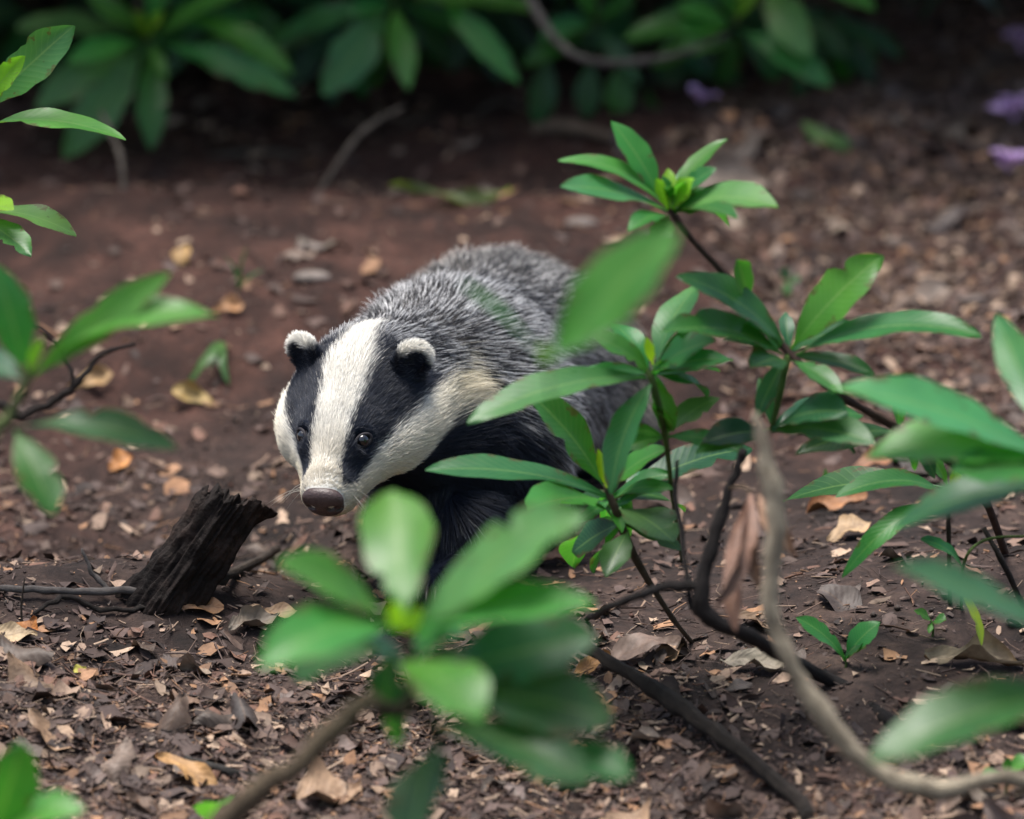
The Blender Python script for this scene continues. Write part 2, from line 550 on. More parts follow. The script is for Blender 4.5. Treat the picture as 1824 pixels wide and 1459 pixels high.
HP, HY, HR = math.radians(46), math.radians(17), math.radians(4)
def hcam(x, y, z):
    return CV(x * math.cos(HR) + y * math.sin(HR), y * math.cos(HR) - x * math.sin(HR), z)
HF = unit(hcam(-math.sin(HY) * math.cos(HP), -math.sin(HP), math.cos(HY) * math.cos(HP)))
HU = unit(hcam(-math.sin(HY) * math.sin(HP), math.cos(HP), math.cos(HY) * math.sin(HP)))
HX = unit(hcam(math.cos(HY), 0, math.sin(HY)))
HAX = np.stack([HX, HF, HU])
HE = P(597, 780, 5.90)
def H(x, y, z):
    return HE + (HX * x + HF * y + HU * z) * 0.001
def to_head(p):
    return ((p - HE) @ HAX.T) * 1000

S_SH = P(800, 712, 6.13); S_MID = P(882, 665, 6.33); S_RU = P(940, 652, 6.50)
NECK0, NECK1 = H(0, -82, -26), S_SH
BODY_T = unit(S_RU - S_SH)
BODY_S = unit(np.cross(BODY_T, [0, 0, 1.0])); BODY_N = np.cross(BODY_S, BODY_T)
LEGS = []
def leg(pts, rad):
    LEGS.append((pts, rad))
pawL = on_ground(P(800, 1030, 6.02)); pawR = on_ground(P(752, 1035, 6.06))
hipL = on_ground(P(1050, 880, 6.52)); hipR = on_ground(P(900, 900, 6.62))
leg([P(862, 770, 6.10), P(872, 890, 6.13), pawL + np.array([0.008, 0.02, 0.05]), pawL + np.array([0, 0, 0.018]), pawL + np.array([-0.008, -0.045, 0.013])], [0.070, 0.054, 0.033, 0.024, 0.019])
leg([P(790, 785, 6.14), P(768, 905, 6.15), pawR + np.array([0.0, 0.02, 0.05]), pawR + np.array([0, 0, 0.018]), pawR + np.array([-0.01, -0.045, 0.013])], [0.058, 0.043, 0.031, 0.023, 0.019])
leg([P(1000, 700, 6.47), P(1035, 790, 6.42), hipL + np.array([0.0, 0.045, 0.05]), hipL + np.array([0, 0, 0.02]), hipL + np.array([-0.015, -0.05, 0.014])], [0.080, 0.058, 0.034, 0.025, 0.02])
leg([P(925, 710, 6.55), P(905, 800, 6.50), hipR + np.array([0.0, 0.045, 0.05]), hipR + np.array([0, 0, 0.02]), hipR + np.array([-0.015, -0.05, 0.014])], [0.080, 0.058, 0.034, 0.025, 0.02])
EARS = [(-1, H(-43, -75, 19)), (1, H(50, -76, 18))]
EAR_AX = []
for sg, c in EARS:
    up = unit(HU * 0.75 + HX * sg * 0.42 - HF * 0.35)
    fw = HF * 0.75 + HX * sg * 0.45 + HU * 0.35; fw = unit(fw - fw.dot(up) * up)
    EAR_AX.append(np.stack([np.cross(fw, up), fw, up]))

def sdf(p):
    body = sd_cone(p, S_SH, S_MID, 0.090, 0.098)
    body = smin(body, sd_cone(p, S_MID, S_RU, 0.098, 0.092), 0.04)
    body = smin(body, sd_cone(p, NECK0, S_SH + np.array([0, 0, 0.01]), 0.047, 0.082), 0.045)
    body = smin(body, sd_cone(p, H(8, -70, -45), P(825, 790, 6.10), 0.034, 0.056), 0.035)
    body = smin(body, sd_cone(p, S_RU, S_RU + BODY_T * 0.19 + np.array([0, 0, -0.05]), 0.05, 0.014), 0.05)
    for pts, rad in LEGS:
        for i in range(len(pts) - 1):
            body = smin(body, sd_cone(p, pts[i], pts[i + 1], rad[i], rad[i + 1]), 0.03 if i < 2 else 0.012)
    hd = sd_ell(p, H(0, -58, -14), HAX, np.array([0.049, 0.064, 0.042]))
    for sg in (-1, 1):
        hd = smin(hd, sd_ell(p, H(sg * 37, -46, -30), HAX, np.array([0.029, 0.048, 0.030])), 0.022)
        hd = smin(hd, sd_ell(p, H(sg * 20, -6, 1), HAX, np.array([0.014, 0.022, 0.012])), 0.014)
    hd = smin(hd, sd_cone(p, H(0, -18, -8), H(3, 46, -16), 0.0265, 0.0190), 0.020)
    hd = smin(hd, sd_cone(p, H(3, 46, -14), H(4, 54, -14), 0.0185, 0.0145), 0.008)
    for sg in (-1, 1):
        hd = smin(hd, sd_cone(p, H(3 + sg * 13, 46, -27), H(1 + sg * 22, 2, -30), 0.0095, 0.0170), 0.014)
    hd = smin(hd, sd_cone(p, H(0, -25, -36), H(3, 42, -36), 0.022, 0.009), 0.016)
    for sg in (-1, 1):
        hd = smax(hd, -(np.linalg.norm(p - H(sg * 28.5, 7, 8), axis=1) - 0.0085), 0.005)
    body = smin(body, hd, 0.030)
    for (sg, c), ax in zip(EARS, EAR_AX):
        e = sd_ell(p, c + ax[2] * 0.004, ax, np.array([0.0160, 0.0090, 0.0195]))
        e = smax(e, -sd_ell(p, c + ax[1] * 0.0105 + ax[2] * 0.004, ax, np.array([0.0122, 0.0090, 0.0152])), 0.003)
        body = smin(body, e, 0.006)
    return body

def sdf_grad(p, e=0.0008):
    g = np.empty_like(p)
    for k in range(3):
        d = np.zeros(3); d[k] = e
        g[:, k] = sdf(p + d) - sdf(p - d)
    return unit(g)

def surface_nets(fn, lo, hi, h):
    dims = np.ceil((hi - lo) / h).astype(int) + 1
    xs = [lo[i] + h * np.arange(dims[i]) for i in range(3)]
    Fv = np.empty(dims, np.float32)
    YY, ZZ = np.meshgrid(xs[1], xs[2], indexing='ij')
    step = 8
    for i in range(0, dims[0], step):
        xx = xs[0][i:i + step]
        pts = np.empty((len(xx),) + YY.shape + (3,))
        pts[..., 0] = xx[:, None, None]; pts[..., 1] = YY; pts[..., 2] = ZZ
        Fv[i:i + step] = fn(pts.reshape(-1, 3)).reshape(pts.shape[:-1])
    ins = Fv < 0
    cs = [(a, b, c) for a in (0, 1) for b in (0, 1) for c in (0, 1)]
    nx_, ny_, nz_ = dims - 1
    cnt = np.zeros((nx_, ny_, nz_), np.int8)
    for a, b, c in cs:
        cnt += ins[a:a + nx_, b:b + ny_, c:c + nz_]
    act = np.argwhere((cnt > 0) & (cnt < 8))
    vid = -np.ones((nx_, ny_, nz_), np.int64)
    vid[act[:, 0], act[:, 1], act[:, 2]] = np.arange(len(act))
    acc = np.zeros((len(act), 3)); num = np.zeros(len(act))
    for ax in range(3):
        o1, o2 = [k for k in range(3) if k != ax]
        for s1 in (0, 1):
            for s2 in (0, 1):
                q = act.copy(); q[:, o1] += s1; q[:, o2] += s2
                r = q.copy(); r[:, ax] += 1
                f0 = Fv[q[:, 0], q[:, 1], q[:, 2]].astype(float); f1 = Fv[r[:, 0], r[:, 1], r[:, 2]].astype(float)
                m = (f0 < 0) != (f1 < 0)
                t = np.where(m, f0 / np.where(m, f0 - f1, 1), 0)
                pt = q.astype(float); pt[:, ax] += t
                acc[m] += pt[m]; num[m] += 1
    V_ = lo + h * (acc / num[:, None])
    quads = []
    for ax in range(3):
        o1, o2 = [(1, 2), (2, 0), (0, 1)][ax]
        sl0 = [slice(None)] * 3; sl1 = [slice(None)] * 3
        sl0[ax] = slice(0, -1); sl1[ax] = slice(1, None)
        e = np.argwhere(ins[tuple(sl0)] != ins[tuple(sl1)])
        ok = (e[:, o1] > 0) & (e[:, o2] > 0) & (e[:, o1] < dims[o1] - 1) & (e[:, o2] < dims[o2] - 1)
        e = e[ok]
        def cid(d1, d2):
            q = e.copy(); q[:, o1] -= d1; q[:, o2] -= d2
            return vid[q[:, 0], q[:, 1], q[:, 2]]
        qd = np.stack([cid(1, 1), cid(0, 1), cid(0, 0), cid(1, 0)], 1)
        flip = ~ins[e[:, 0], e[:, 1], e[:, 2]]
        qd[flip] = qd[flip][:, ::-1]
        quads.append(qd)
    return V_, np.concatenate(quads)

allp = [S_SH, S_MID, S_RU, S_RU + BODY_T * 0.2, H(0, 80, -20), H(-80, -80, 40), H(80, -80, 60)] + [q for pts, _ in LEGS for q in pts]
lo = np.min(allp, axis=0) - 0.12; hi = np.max(allp, axis=0) + 0.12
lo[2] = max(lo[2], -0.06)
BV, BF = surface_nets(sdf, lo, hi, 0.0046)
for _ in range(2):
    BV = BV - sdf_grad(BV) * np.clip(sdf(BV), -0.003, 0.003)[:, None]

def ear_local(p):
    out = []
    for (sg, c), ax in zip(EARS, EAR_AX):
        out.append(((p - c) @ ax.T) * 1000)
    return out

def region(p):
    """pigment masks at body points: returns dict of weights"""
    h = to_head(p)
    x, y, z = h[:, 0], h[:, 1], h[:, 2]
    jitter = RNG.normal(0, 1, len(p))
    ax_ = np.abs(x)
    zc = np.interp(y, [-130, -60, 0, 50], [-22, -22, -20, -18])
    phi = np.degrees(np.arctan2(ax_, z - zc)) + jitter * 2.6
    inner = np.interp(y, [-130, -100, -60, -15, 0, 20, 40, 52], [6, 11, 20, 22, 22, 27, 36, 52])
    outer = np.interp(y, [-130, -100, -60, -15, 0, 20, 40, 52], [103, 94, 76, 72, 72, 78, 84, 62])
    band = sstep(inner - 3, inner + 3, phi) * sstep(outer + 4, outer - 4, phi) * sstep(53, 48, y + jitter)
    back = sstep(-84, -100, y + jitter * 4)                   # behind the ears the dark band turns to grizzled fur
    d_head = sstep(-132, -104, y + jitter * 5)                 # 1 on the head
    cheek_back = sstep(-160, -125, y + jitter * 6) * sstep(92, 103, phi)
    stripe_back = sstep(-150, -118, y + jitter * 6) * sstep(18, 11, phi)
    low = np.interp(y, [-160, -110, -60, -20, 10, 40], [126, 124, 116, 118, 135, 180])
    throat = sstep(low - 5, low + 6, phi)
    near = ((np.linalg.norm(h - np.array([0, -50, -20]), axis=1) < 125) & (z > -78) & (y > -165)).astype(float)
    headness = near * np.clip(np.maximum(d_head, np.maximum(cheek_back, stripe_back)), 0, 1)
    white = headness * (1 - band) * (1 - throat)
    black = headness * np.maximum(band * (1 - back), throat)
    # ears
    ear_w = np.zeros(len(p)); ear_b = np.zeros(len(p))
    for e in ear_local(p):
        inside = (np.abs(e[:, 0]) < 27) & (np.abs(e[:, 1]) < 16) & (e[:, 2] > -10) & (e[:, 2] < 38)
        rr = np.sqrt((e[:, 0] / 16.0) ** 2 + ((e[:, 2] - 4) / 19.5) ** 2)
        w = sstep(0.70, 0.80, rr + jitter * 0.02) * sstep(6, 13, e[:, 2]) * inside
        ear_w = np.maximum(ear_w, w); ear_b = np.maximum(ear_b, inside * (1 - w))
    # legs, chest and belly
    dl = np.full(len(p), 9.0)
    for i_l, (pts, rad) in enumerate(LEGS):
        for i in range(len(pts) - 1):
            if i == 0: continue
            dl = np.minimum(dl, sd_cone(p, pts[i], pts[i + 1], rad[i] * (0.9 if i else 0.75), rad[i + 1]))
    legb = sstep(0.018, 0.0, dl + jitter * 0.003)
    chest = sd_cone(p, H(6, -60, -50), P(815, 830, 6.07), 0.048, 0.075)
    chb = sstep(0.012, -0.004, chest + jitter * 0.003)
    belly = sstep(0.065, 0.040, p[:, 2] - ground_h(p[:, 0], p[:, 1]) + jitter * 0.006) 
    blk = np.maximum(np.maximum(legb, chb), belly) * (1 - white)
    return dict(head=headness, white=white, black=np.maximum(black, blk), ear_w=ear_w, ear_b=ear_b, h=h, throat=throat)

WHITE = np.array([0.87, 0.84, 0.76]); BLACK = np.array([0.010, 0.014, 0.025]); GREY = np.array([0.20, 0.18, 0.16])  # BLACK carries a blue tint: sky sheen painted into the fur colour
def skin_color(rg):
    n = len(rg['white'])
    c = np.tile(GREY * 0.5, (n, 1))
    c = c * (1 - rg['black'][:, None]) + BLACK * rg['black'][:, None]
    c = c * (1 - rg['white'][:, None]) + WHITE * 0.8 * rg['white'][:, None]
    c = c * (1 - rg['ear_b'][:, None]) + np.array([0.012, 0.011, 0.014]) * rg['ear_b'][:, None]
    c = c * (1 - rg['ear_w'][:, None]) + WHITE * 0.8 * rg['ear_w'][:, None]
    return c

badger = thing('badger', 'black and white striped badger walking forward with lowered head', 'badger', on_ground(P(800, 1030, 6.02)))
ORI = np.array(badger.location)
body = link('body', fast_mesh('body', BV - ORI, BF, M_SKIN, color=skin_color(region(BV)), smooth=True), badger)

# fur: real hair strands
EYES = [H(-26.5, 4, 3.5), H(26.5, 4, 3.5)]
NOSEC = H(0, 64, -13)
def nose_sdf(p):
    q = to_head(p) * 0.001 - np.array([0.0045, 0, 0])
    d = sd_ell(q, np.array([0, 0.0625, -0.0115]), np.eye(3), np.array([0.0188, 0.0095, 0.0120]))
    d = smin(d, sd_ell(q, np.array([0, 0.0605, -0.0215]), np.eye(3), np.array([0.0165, 0.0085, 0.0100])), 0.006)
    for sg in (-1, 1):
        d = smax(d, -sd_ell(q, np.array([sg * 0.0098, 0.0712, -0.0160]), np.eye(3), np.array([0.0050, 0.0065, 0.0036])), 0.002)
        d = smax(d, -sd_ell(q, np.array([sg * 0.0160, 0.0660, -0.0205]), np.eye(3), np.array([0.0050, 0.005, 0.0014])), 0.0015)
    d = smax(d, -sd_cone(q, np.array([0, 0.0738, -0.026]), np.array([0, 0.0745, -0.014]), 0.0012, 0.0004), 0.0012)
    return d
def build_fur(count, seed):
    rs = np.random.default_rng(seed)
    tri = np.concatenate([BF[:, [0, 1, 2]], BF[:, [0, 2, 3]]])
    A, B, C_ = BV[tri[:, 0]], BV[tri[:, 1]], BV[tri[:, 2]]
    area = np.linalg.norm(np.cross(B - A, C_ - A), axis=1)
    cen = (A + B + C_) / 3
    hd = to_head(cen)
    isH = (np.linalg.norm(hd - np.array([0, -30, -15]), axis=1) < 120)
    face = sdf_grad(cen) @ unit(CAM - np.array([0, 0, 0.15]))
    dens = area * np.where(isH, 4.0, 1.0) * np.where(face > -0.25, 1.0, 0.3)
    pick = rs.choice(len(tri), count, p=dens / dens.sum())
    u, v = rs.random(count), rs.random(count)
    f = u + v > 1; u[f], v[f] = 1 - u[f], 1 - v[f]
    p = A[pick] + u[:, None] * (B - A)[pick] + v[:, None] * (C_ - A)[pick]
    de = np.min([np.linalg.norm(p - e, axis=1) for e in EYES], axis=0)
    keep = (de > 0.0076) & (nose_sdf(p) > 0.0) & (p[:, 2] > ground_h(p[:, 0], p[:, 1]) + 0.012)
    p, de = p[keep], de[keep]
    n = sdf_grad(p); rg = region(p); h = rg['h']
    m = len(p)
    # comb direction
    tail = BODY_T
    hb = -HF
    wt = rg['head'][:, None] if False else sstep(-150, -80, h[:, 1])[:, None] * (np.linalg.norm(h - np.array([0, -40, -20]), axis=1) < 130)[:, None]
    away = np.sign(h[:, 0:1]) * HX * sstep(-10, -70, h[:, 1])[:, None] * sstep(8, 30, np.abs(h[:, 0]))[:, None] * 0.45
    comb = (hb + away + np.array([0, 0, -0.25])) * wt + (tail + np.array([0, 0, -0.42])) * (1 - wt)
    z_rel = p[:, 2] - ground_h(p[:, 0], p[:, 1])
    lw = (sstep(0.13, 0.07, z_rel) * (1 - wt[:, 0]))[:, None]
    comb = comb * (1 - lw) + np.array([0.25, 0.35, -1.0]) * lw
    comb = comb - (comb * n).sum(1, keepdims=True) * n
    comb = unit(comb)
    # length
    isE = np.maximum(rg['ear_w'], rg['ear_b'])
    hl = np.interp(h[:, 1], [-130, -95, -60, -20, 20, 50, 62], [30, 20, 14, 9.5, 7, 5, 3]) * 0.001
    hl = hl * (1 + 0.9 * sstep(75, 100, np.degrees(np.arctan2(np.abs(h[:, 0]), h[:, 2] + 20))) * sstep(-5, -50, h[:, 1]))
    bl = 0.031 - 0.012 * sstep(0.10, 0.03, z_rel)
    ln = 0.85 * hl * wt[:, 0] + bl * (1 - wt[:, 0])
    ln = np.where(isE > 0.4, np.where(rg['ear_w'] > 0.4, 0.0052, 0.0040), ln)
    ln = ln * np.where(de < 0.014, 0.4, 1.0)
    ln = ln * rs.uniform(0.65, 1.2, m)
    # tuft noise
    cl = np.stack([vnoise(p[:, 0] * 90 + p[:, 2] * 60, p[:, 1] * 90 - p[:, 2] * 70, 20 + k) for k in range(3)], 1)
    lift = 0.38 * (1 - wt[:, 0]) + 0.22 * wt[:, 0]
    lift = lift + 0.22 * wt[:, 0] * sstep(74, 95, np.degrees(np.arctan2(np.abs(h[:, 0]), h[:, 2] + 20))) * sstep(10, -30, h[:, 1])
    lift = np.where(isE > 0.4, 0.9, lift)
    d0 = unit(comb + n * lift[:, None] + cl * 0.38 * (1 - 0.6 * wt) + rs.normal(0, 1, (m, 3)) * (0.13 - 0.05 * wt))
    bend = comb * 0.25 + np.array([0, 0, -0.12]) * (1 - 0.7 * wt) - n * 0.10 * (1 - 0.7 * wt)
    NP = 5
    s = np.linspace(0, 1, NP)
    pos = p[:, None, :] - n[:, None, :] * (0.0008 - 0.0006 * wt[:, :, None]) + ln[:, None, None] * (s[None, :, None] * d0[:, None, :] + (s ** 2)[None, :, None] * bend[:, None, :])
    # pigment: banded guard hairs on the body
    wh = np.maximum(rg['white'], rg['ear_w'])
    bk = np.maximum(rg['black'], rg['ear_b']) * (1 - rg['ear_w'])
    r1 = rs.random(m)
    col = np.empty((m, NP, 3))
    zone = vnoise(p[:, 0] * 14, p[:, 1] * 14 + p[:, 2] * 9, 31) * 0.6
    warm = sstep(0.15, 0.50, p[:, 1])[:, None]
    tipc = np.array([0.83, 0.83, 0.82]) * (1 - warm) + np.array([0.64, 0.56, 0.44]) * warm
    tipc = tipc * rs.uniform(0.55, 1.15, (m, 1))
    darkc = np.array([0.018, 0.018, 0.022]) * rs.uniform(0.6, 1.6, (m, 1))
    basec = np.array([0.12, 0.108, 0.095]) * rs.uniform(0.7, 1.2, (m, 1))
    b0 = 0.30 + 0.16 * rs.random(m); b1 = np.clip(0.61 + 0.30 * rs.random(m) + zone * 0.3, 0.5, 0.98)
    alld = r1 < 0.24
    for k in range(NP):
        sk = s[k]
        cc = np.where((sk < b0)[:, None], basec, np.where((sk < b1)[:, None], darkc, tipc))
        cc = np.where(alld[:, None], darkc, cc)
        col[:, k] = cc
    hw = WHITE * np.clip(rs.normal(0.95, 0.14, (m, 1)), 0.45, 1.15)
    cream = sstep(-5, 45, h[:, 1])[:, None]
    hw = hw * (1 - cream * 0.30) * (1 - cream * np.array([0.0, 0.05, 0.14]))
    cheekc = (sstep(70, 105, np.degrees(np.arctan2(np.abs(h[:, 0]), h[:, 2] + 20))))[:, None]
    hw = hw * (1 - cheekc * np.array([0.04, 0.09, 0.22]))
    bw = BLACK * rs.uniform(0.6, 1.7, (m, 1))
    grizz = (rs.random(m) < 0.07)[:, None] & (wt[:, 0] > 0.3)[:, None] & (rg['throat'] < 0.3)[:, None]
    bw = np.where(grizz, np.array([0.10, 0.10, 0.11]), bw)
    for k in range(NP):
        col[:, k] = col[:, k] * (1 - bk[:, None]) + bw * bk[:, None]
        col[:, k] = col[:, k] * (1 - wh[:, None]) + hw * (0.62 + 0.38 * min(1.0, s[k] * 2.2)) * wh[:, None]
    rad0 = np.where(wt[:, 0] > 0.5, 0.00013, 0.000185) * np.where(isE > 0.4, 0.9, 1.0)
    rad = rad0[:, None] * np.array([0.9, 1.0, 1.0, 0.9, 0.35])[None, :]
    return pos, rad, col

def hair_object(name, pos, rad, col, parent, material, org):
    hc = bpy.data.hair_curves.new(name)
    m, k = rad.shape
    hc.add_curves([k] * m)
    hc.attributes['position'].data.foreach_set('vector', (pos - org).astype(np.float32).ravel())
    ra = hc.attributes.get('radius') or hc.attributes.new('radius', 'FLOAT', 'POINT')
    ra.data.foreach_set('value', rad.astype(np.float32).ravel())
    ca = hc.attributes.new('tint', 'FLOAT_COLOR', 'POINT')
    c4 = np.ones((m * k, 4), np.float32); c4[:, :3] = col.reshape(-1, 3)
    ca.data.foreach_set('color', c4.ravel())
    hc.materials.append(material)
    return link(name, hc, parent)

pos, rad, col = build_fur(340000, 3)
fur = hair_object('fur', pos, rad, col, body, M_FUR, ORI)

def sphere_geo(c, ax, r, nu=24, nv=14):
    V_, Fc = [], []
    for i in range(nv + 1):
        th = math.pi * i / nv
        for j in range(nu):
            ph = 2 * math.pi * j / nu
            q = np.array([math.sin(th) * math.cos(ph), math.cos(th), math.sin(th) * math.sin(ph)]) * r
            V_.append(c + q @ ax)
    for i in range(nv):
        for j in range(nu):
            Fc.append((i * nu + j, (i + 1) * nu + j, (i + 1) * nu + (j + 1) % nu, i * nu + (j + 1) % nu))
    return np.array(V_), Fc

for sg, e in zip((-1, 1), EYES):
    V_, Fc = sphere_geo(np.zeros(3), HAX, np.array([0.0062] * 3))
    eye = link('eye', new_mesh('eye', V_, Fc, M_EYE), badger, e - ORI)
    out = unit(HX * sg * 0.62 + HF * 0.52 + HU * 0.55)
    a1 = unit(np.cross(out, HU)); a2 = np.cross(out, a1)
    V_, Fc = [], []
    nu, nv = 28, 8
    for i in range(nu):
        t = 2 * math.pi * i / nu
        rr_ = 0.0057 * (1.0 + 0.22 * abs(math.cos(t)) ** 3)
        cc = (a1 * math.cos(t) * 1.12 + a2 * math.sin(t) * 0.84) * rr_ + out * 0.0028
        dr = unit(a1 * math.cos(t) + a2 * math.sin(t))
        for j in range(nv):
            q = 2 * math.pi * j / nv
            V_.append(cc + (dr * math.cos(q) + out * math.sin(q) * 0.8) * 0.0017)
    for i in range(nu):
        for j in range(nv):
            Fc.append((i * nv + j, ((i + 1) % nu) * nv + j, ((i + 1) % nu) * nv + (j + 1) % nv, i * nv + (j + 1) % nv))
    link('eyelid', new_mesh('eyelid', V_, Fc, M_LID), eye)

nlo = np.min([H(-24, 48, -32), H(24, 75, 6), H(-24, 75, 6), H(24, 48, -32), H(-24, 48, 6), H(24, 75, -32)], axis=0) - 0.004
nhi = np.max([H(-24, 48, -32), H(24, 75, 6), H(-24, 75, 6), H(24, 48, -32), H(-24, 48, 6), H(24, 75, -32)], axis=0) + 0.004
NV_, NF_ = surface_nets(nose_sdf, nlo, nhi, 0.0011)
nose = link('nose', fast_mesh('nose', NV_ - H(0, 60, -14), NF_, M_NOSE, smooth=True), badger, H(0, 60, -14) - ORI)

M_WHISK = make_plain('whisker', (0.35, 0.33, 0.28), 0.4)
rw = random.Random(4)
for sg in (-1, 1):
    for i in range(6):
        b0 = H(sg * rw.uniform(14, 17), rw.uniform(36, 50), rw.uniform(-28, -16))
        dr = unit(HX * sg * 0.9 + HF * rw.uniform(-0.25, 0.35) + np.array([0, 0, rw.uniform(-0.7, 0.1)]))
        l_ = rw.uniform(0.022, 0.042)
        pts = [b0, b0 + dr * l_ * 0.5, b0 + dr * l_ + np.array([0, 0, -0.008])]
        stem(badger, pts, [0.00025, 0.0002, 0.00006], None or (1, 1, 1), 'whisker', M_WHISK, seg=4, sub=3, rough=0)
for pw in (pawL, pawR, hipL, hipR):
    for i in range(5):
        off = (i - 2) * 0.0075
        c0 = pw + np.array([off - 0.010, -0.060 + abs(i - 2) * 0.003, 0.014])
        pts = [c0, c0 + np.array([-0.001, -0.012, 0.002]), c0 + np.array([-0.002, -0.024, -0.008])]
        stem(badger, pts, [0.0026, 0.0021, 0.0005], (1, 1, 1), 'claw', M_CLAW, seg=6, sub=3, rough=0)

# ------------------------------------------------------------------ rotten stump leaning behind the ridge
def build_log():
    b0 = G(292, 1066); _d = (b0 - CAM).dot(F_); t0 = P(418, 884, _d - .01)
    b0 = b0 - unit(t0 - b0) * 0.03
    ax = unit(t0 - b0); L = np.linalg.norm(t0 - b0)
    e1 = unit(np.cross(ax, F_)); e2 = np.cross(ax, e1)
    if e1.dot(R_) < 0: e1, e2 = -e1, -e2
    na, nl = 120, 90
    th = np.linspace(0, 2 * math.pi, na, endpoint=False)
    s = np.linspace(0, 1, nl)
    TH, S = np.meshgrid(th, s)
    rb = 0.0250 + 0.005 * (1 - S) ** 1.5
    cx, sx = np.cos(TH), np.sin(TH)
    rid = vnoise(cx * 5 + 9, sx * 5 + S * 1.3, 51) * 0.005 + vnoise(cx * 13 + 3, sx * 13 + S * 2.2, 52) * 0.004 + vnoise(cx * 26, sx * 26 + S * 6, 53) * 0.005
    rid += vnoise(TH * 3 + 50, S * 9, 54) * 0.004 + vnoise(TH * 9 + 50, S * 30, 59) * 0.0012 + vnoise(cx * 2, sx * 2 + S * 3, 55) * 0.010
    Rr = rb + rid
    jag = vnoise(np.cos(th) * 2.6 + 4, np.sin(th) * 2.6, 56) * 0.014 + vnoise(np.cos(th) * 15, np.sin(th) * 15, 57) * 0.007
    endl = L + jag + np.cos(th) * 0.010
    spl = np.exp(-((np.angle(np.exp(1j * (th - 0.15)))) / 0.30) ** 2)
    D = S * endl[None, :]
    Vx = b0 + D[..., None] * ax + (Rr * cx)[..., None] * e1 + (Rr * sx)[..., None] * e2
    Vx = Vx + (sstep(0.78, 1.0, S) * spl[None, :] * 0.015)[..., None] * e1
    V_ = list(Vx.reshape(-1, 3)); Fc = []
    for i in range(nl - 1):
        for j in range(na):
            Fc.append((i * na + j, i * na + (j + 1) % na, (i + 1) * na + (j + 1) % na, (i + 1) * na + j))
    prev = (nl - 1) * na
    for k, (fr, dp) in enumerate([(0.86, -0.004), (0.62, -0.016), (0.36, -0.026), (0.12, -0.02)]):
        base = len(V_)
        cen = b0 + ax * L
        for j in range(na):
            p = Vx[-1, j]
            q = cen + (p - cen) * fr + ax * (dp + (vnoise(fr * 9 + math.cos(th[j]) * 8, math.sin(th[j]) * 8, 58) * 0.02))
            V_.append(q)
        for j in range(na):
            Fc.append((prev + j, prev + (j + 1) % na, base + (j + 1) % na, base + j))
        prev = base
    Fc.append(tuple(prev + j for j in range(na)))
    return np.array(V_), Fc, b0
LV, LF, lb = build_log()
lo_ = link('broken_stump', new_mesh('broken_stump', LV - lb, LF, M_LOG), None, lb)
tag(lo_, "dark rotten broken stump leaning beside the badger's nose", 'stump')

# ------------------------------------------------------------------ plants
def plant(name, label, base, group=None, cat='plant'):
    return thing(name, label, cat, base, group)

D_ = {}
# A: blurred front sprig
d = 4.85
def to_ground(p1, p2):
    q = p2.copy(); st = unit(p2 - p1) * .004
    for _ in range(400):
        if q[2] < ground_h(q[0], q[1]): break
        q = q + st + np.array([0, 0, -.0006])
    return q
A = plant('rhododendron_sprig', 'blurred green rhododendron sprig in front of the badger on a tan branch', to_ground(P(640, 1262, d), P(400, 1462, d + .05)))
A_base = np.array(A.location)
c = (722, 1150, d)
stem(A, [A_base, P(400, 1462, d + .05), P(530, 1365, d + .02), P(645, 1255, d), P(690, 1268, d)], [px_r(50, d), px_r(46, d), px_r(42, d), px_r(38, d), px_r(26, d)], (0.20, 0.15, 0.10), 'branch', rough=0.06, wob=0.0008)
stem(A, [(668, 1262, d), (720, 1262, d), (735, 1215, d), (722, 1120, d)], [px_r(36, d), px_r(30, d), px_r(22, d), px_r(14, d)], (0.055, 0.04, 0.028), 'stem', rough=0.05)
stem(A, [(735, 1262, d), (775, 1300, d + .01), (790, 1330, d + .01)], [px_r(22, d), px_r(18, d), px_r(10, d)], DARKB, 'stem', rough=0.05)
LA = [
    ((722, 1105), (702, 872), 140, 'bright', (-.1, .6, .8), 0.03, -.09),
    ((745, 1120), (1042, 912), 108, 'pale', (-.45, .6, .6), 0.06, .03),
    ((742, 1135), (1062, 1078), 62, 'bright', (0, .75, .6), 0.10, .05),
    ((700, 1120), (492, 1003), 62, 'bright', (.3, .7, .6), 0.10, .05),
    ((705, 1125), (462, 1190), 88, 'bright', (.1, .75, .65), 0.14, .10),
    ((715, 1175), (850, 1285), 100, 'bright', (.2, .6, .75), 0.08, .10),
    ((770, 1205), (1062, 1135), 125, 'dark', (0, .55, .8), 0.04, .00),
    ((790, 1228), (1092, 1282), 120, 'dark', (0, .6, .8), 0.06, .02),
    ((770, 1290), (1052, 1392), 92, 'dark', (.1, .7, .7), 0.08, .05),
    ((960, 1330), (1125, 1385), 70, 'mid', (0, .7, .7), 0.06, .03),
    ((785, 1310), (735, 1500), 92, 'deep', (-.6, .2, .6), 0.05, .05),
    ((690, 1150), (520, 1195), 75, 'dark', (0, .5, .8), 0.06, -.06),
    ((705, 1160), (690, 1262), 70, 'dark', (-.3, .5, .8), 0.05, -.02),
    ((722, 1125), (690, 1075), 34, 'young', (0, .4, .9), 0.02, .02),
    ((724, 1130), (752, 1085), 30, 'young', (0, .4, .9), 0.02, .03),
    ((735, 1150), (830, 1120), 55, 'gloss', (0, .8, .5), 0.05, -.05),
]
for b, t, w, gcol, nr, ar, dd in LA:
    plant_leaf(A, (*b, d), (*t, d - dd), w * 1.16, gcol, nr, ar, p=1.3, q=.64)

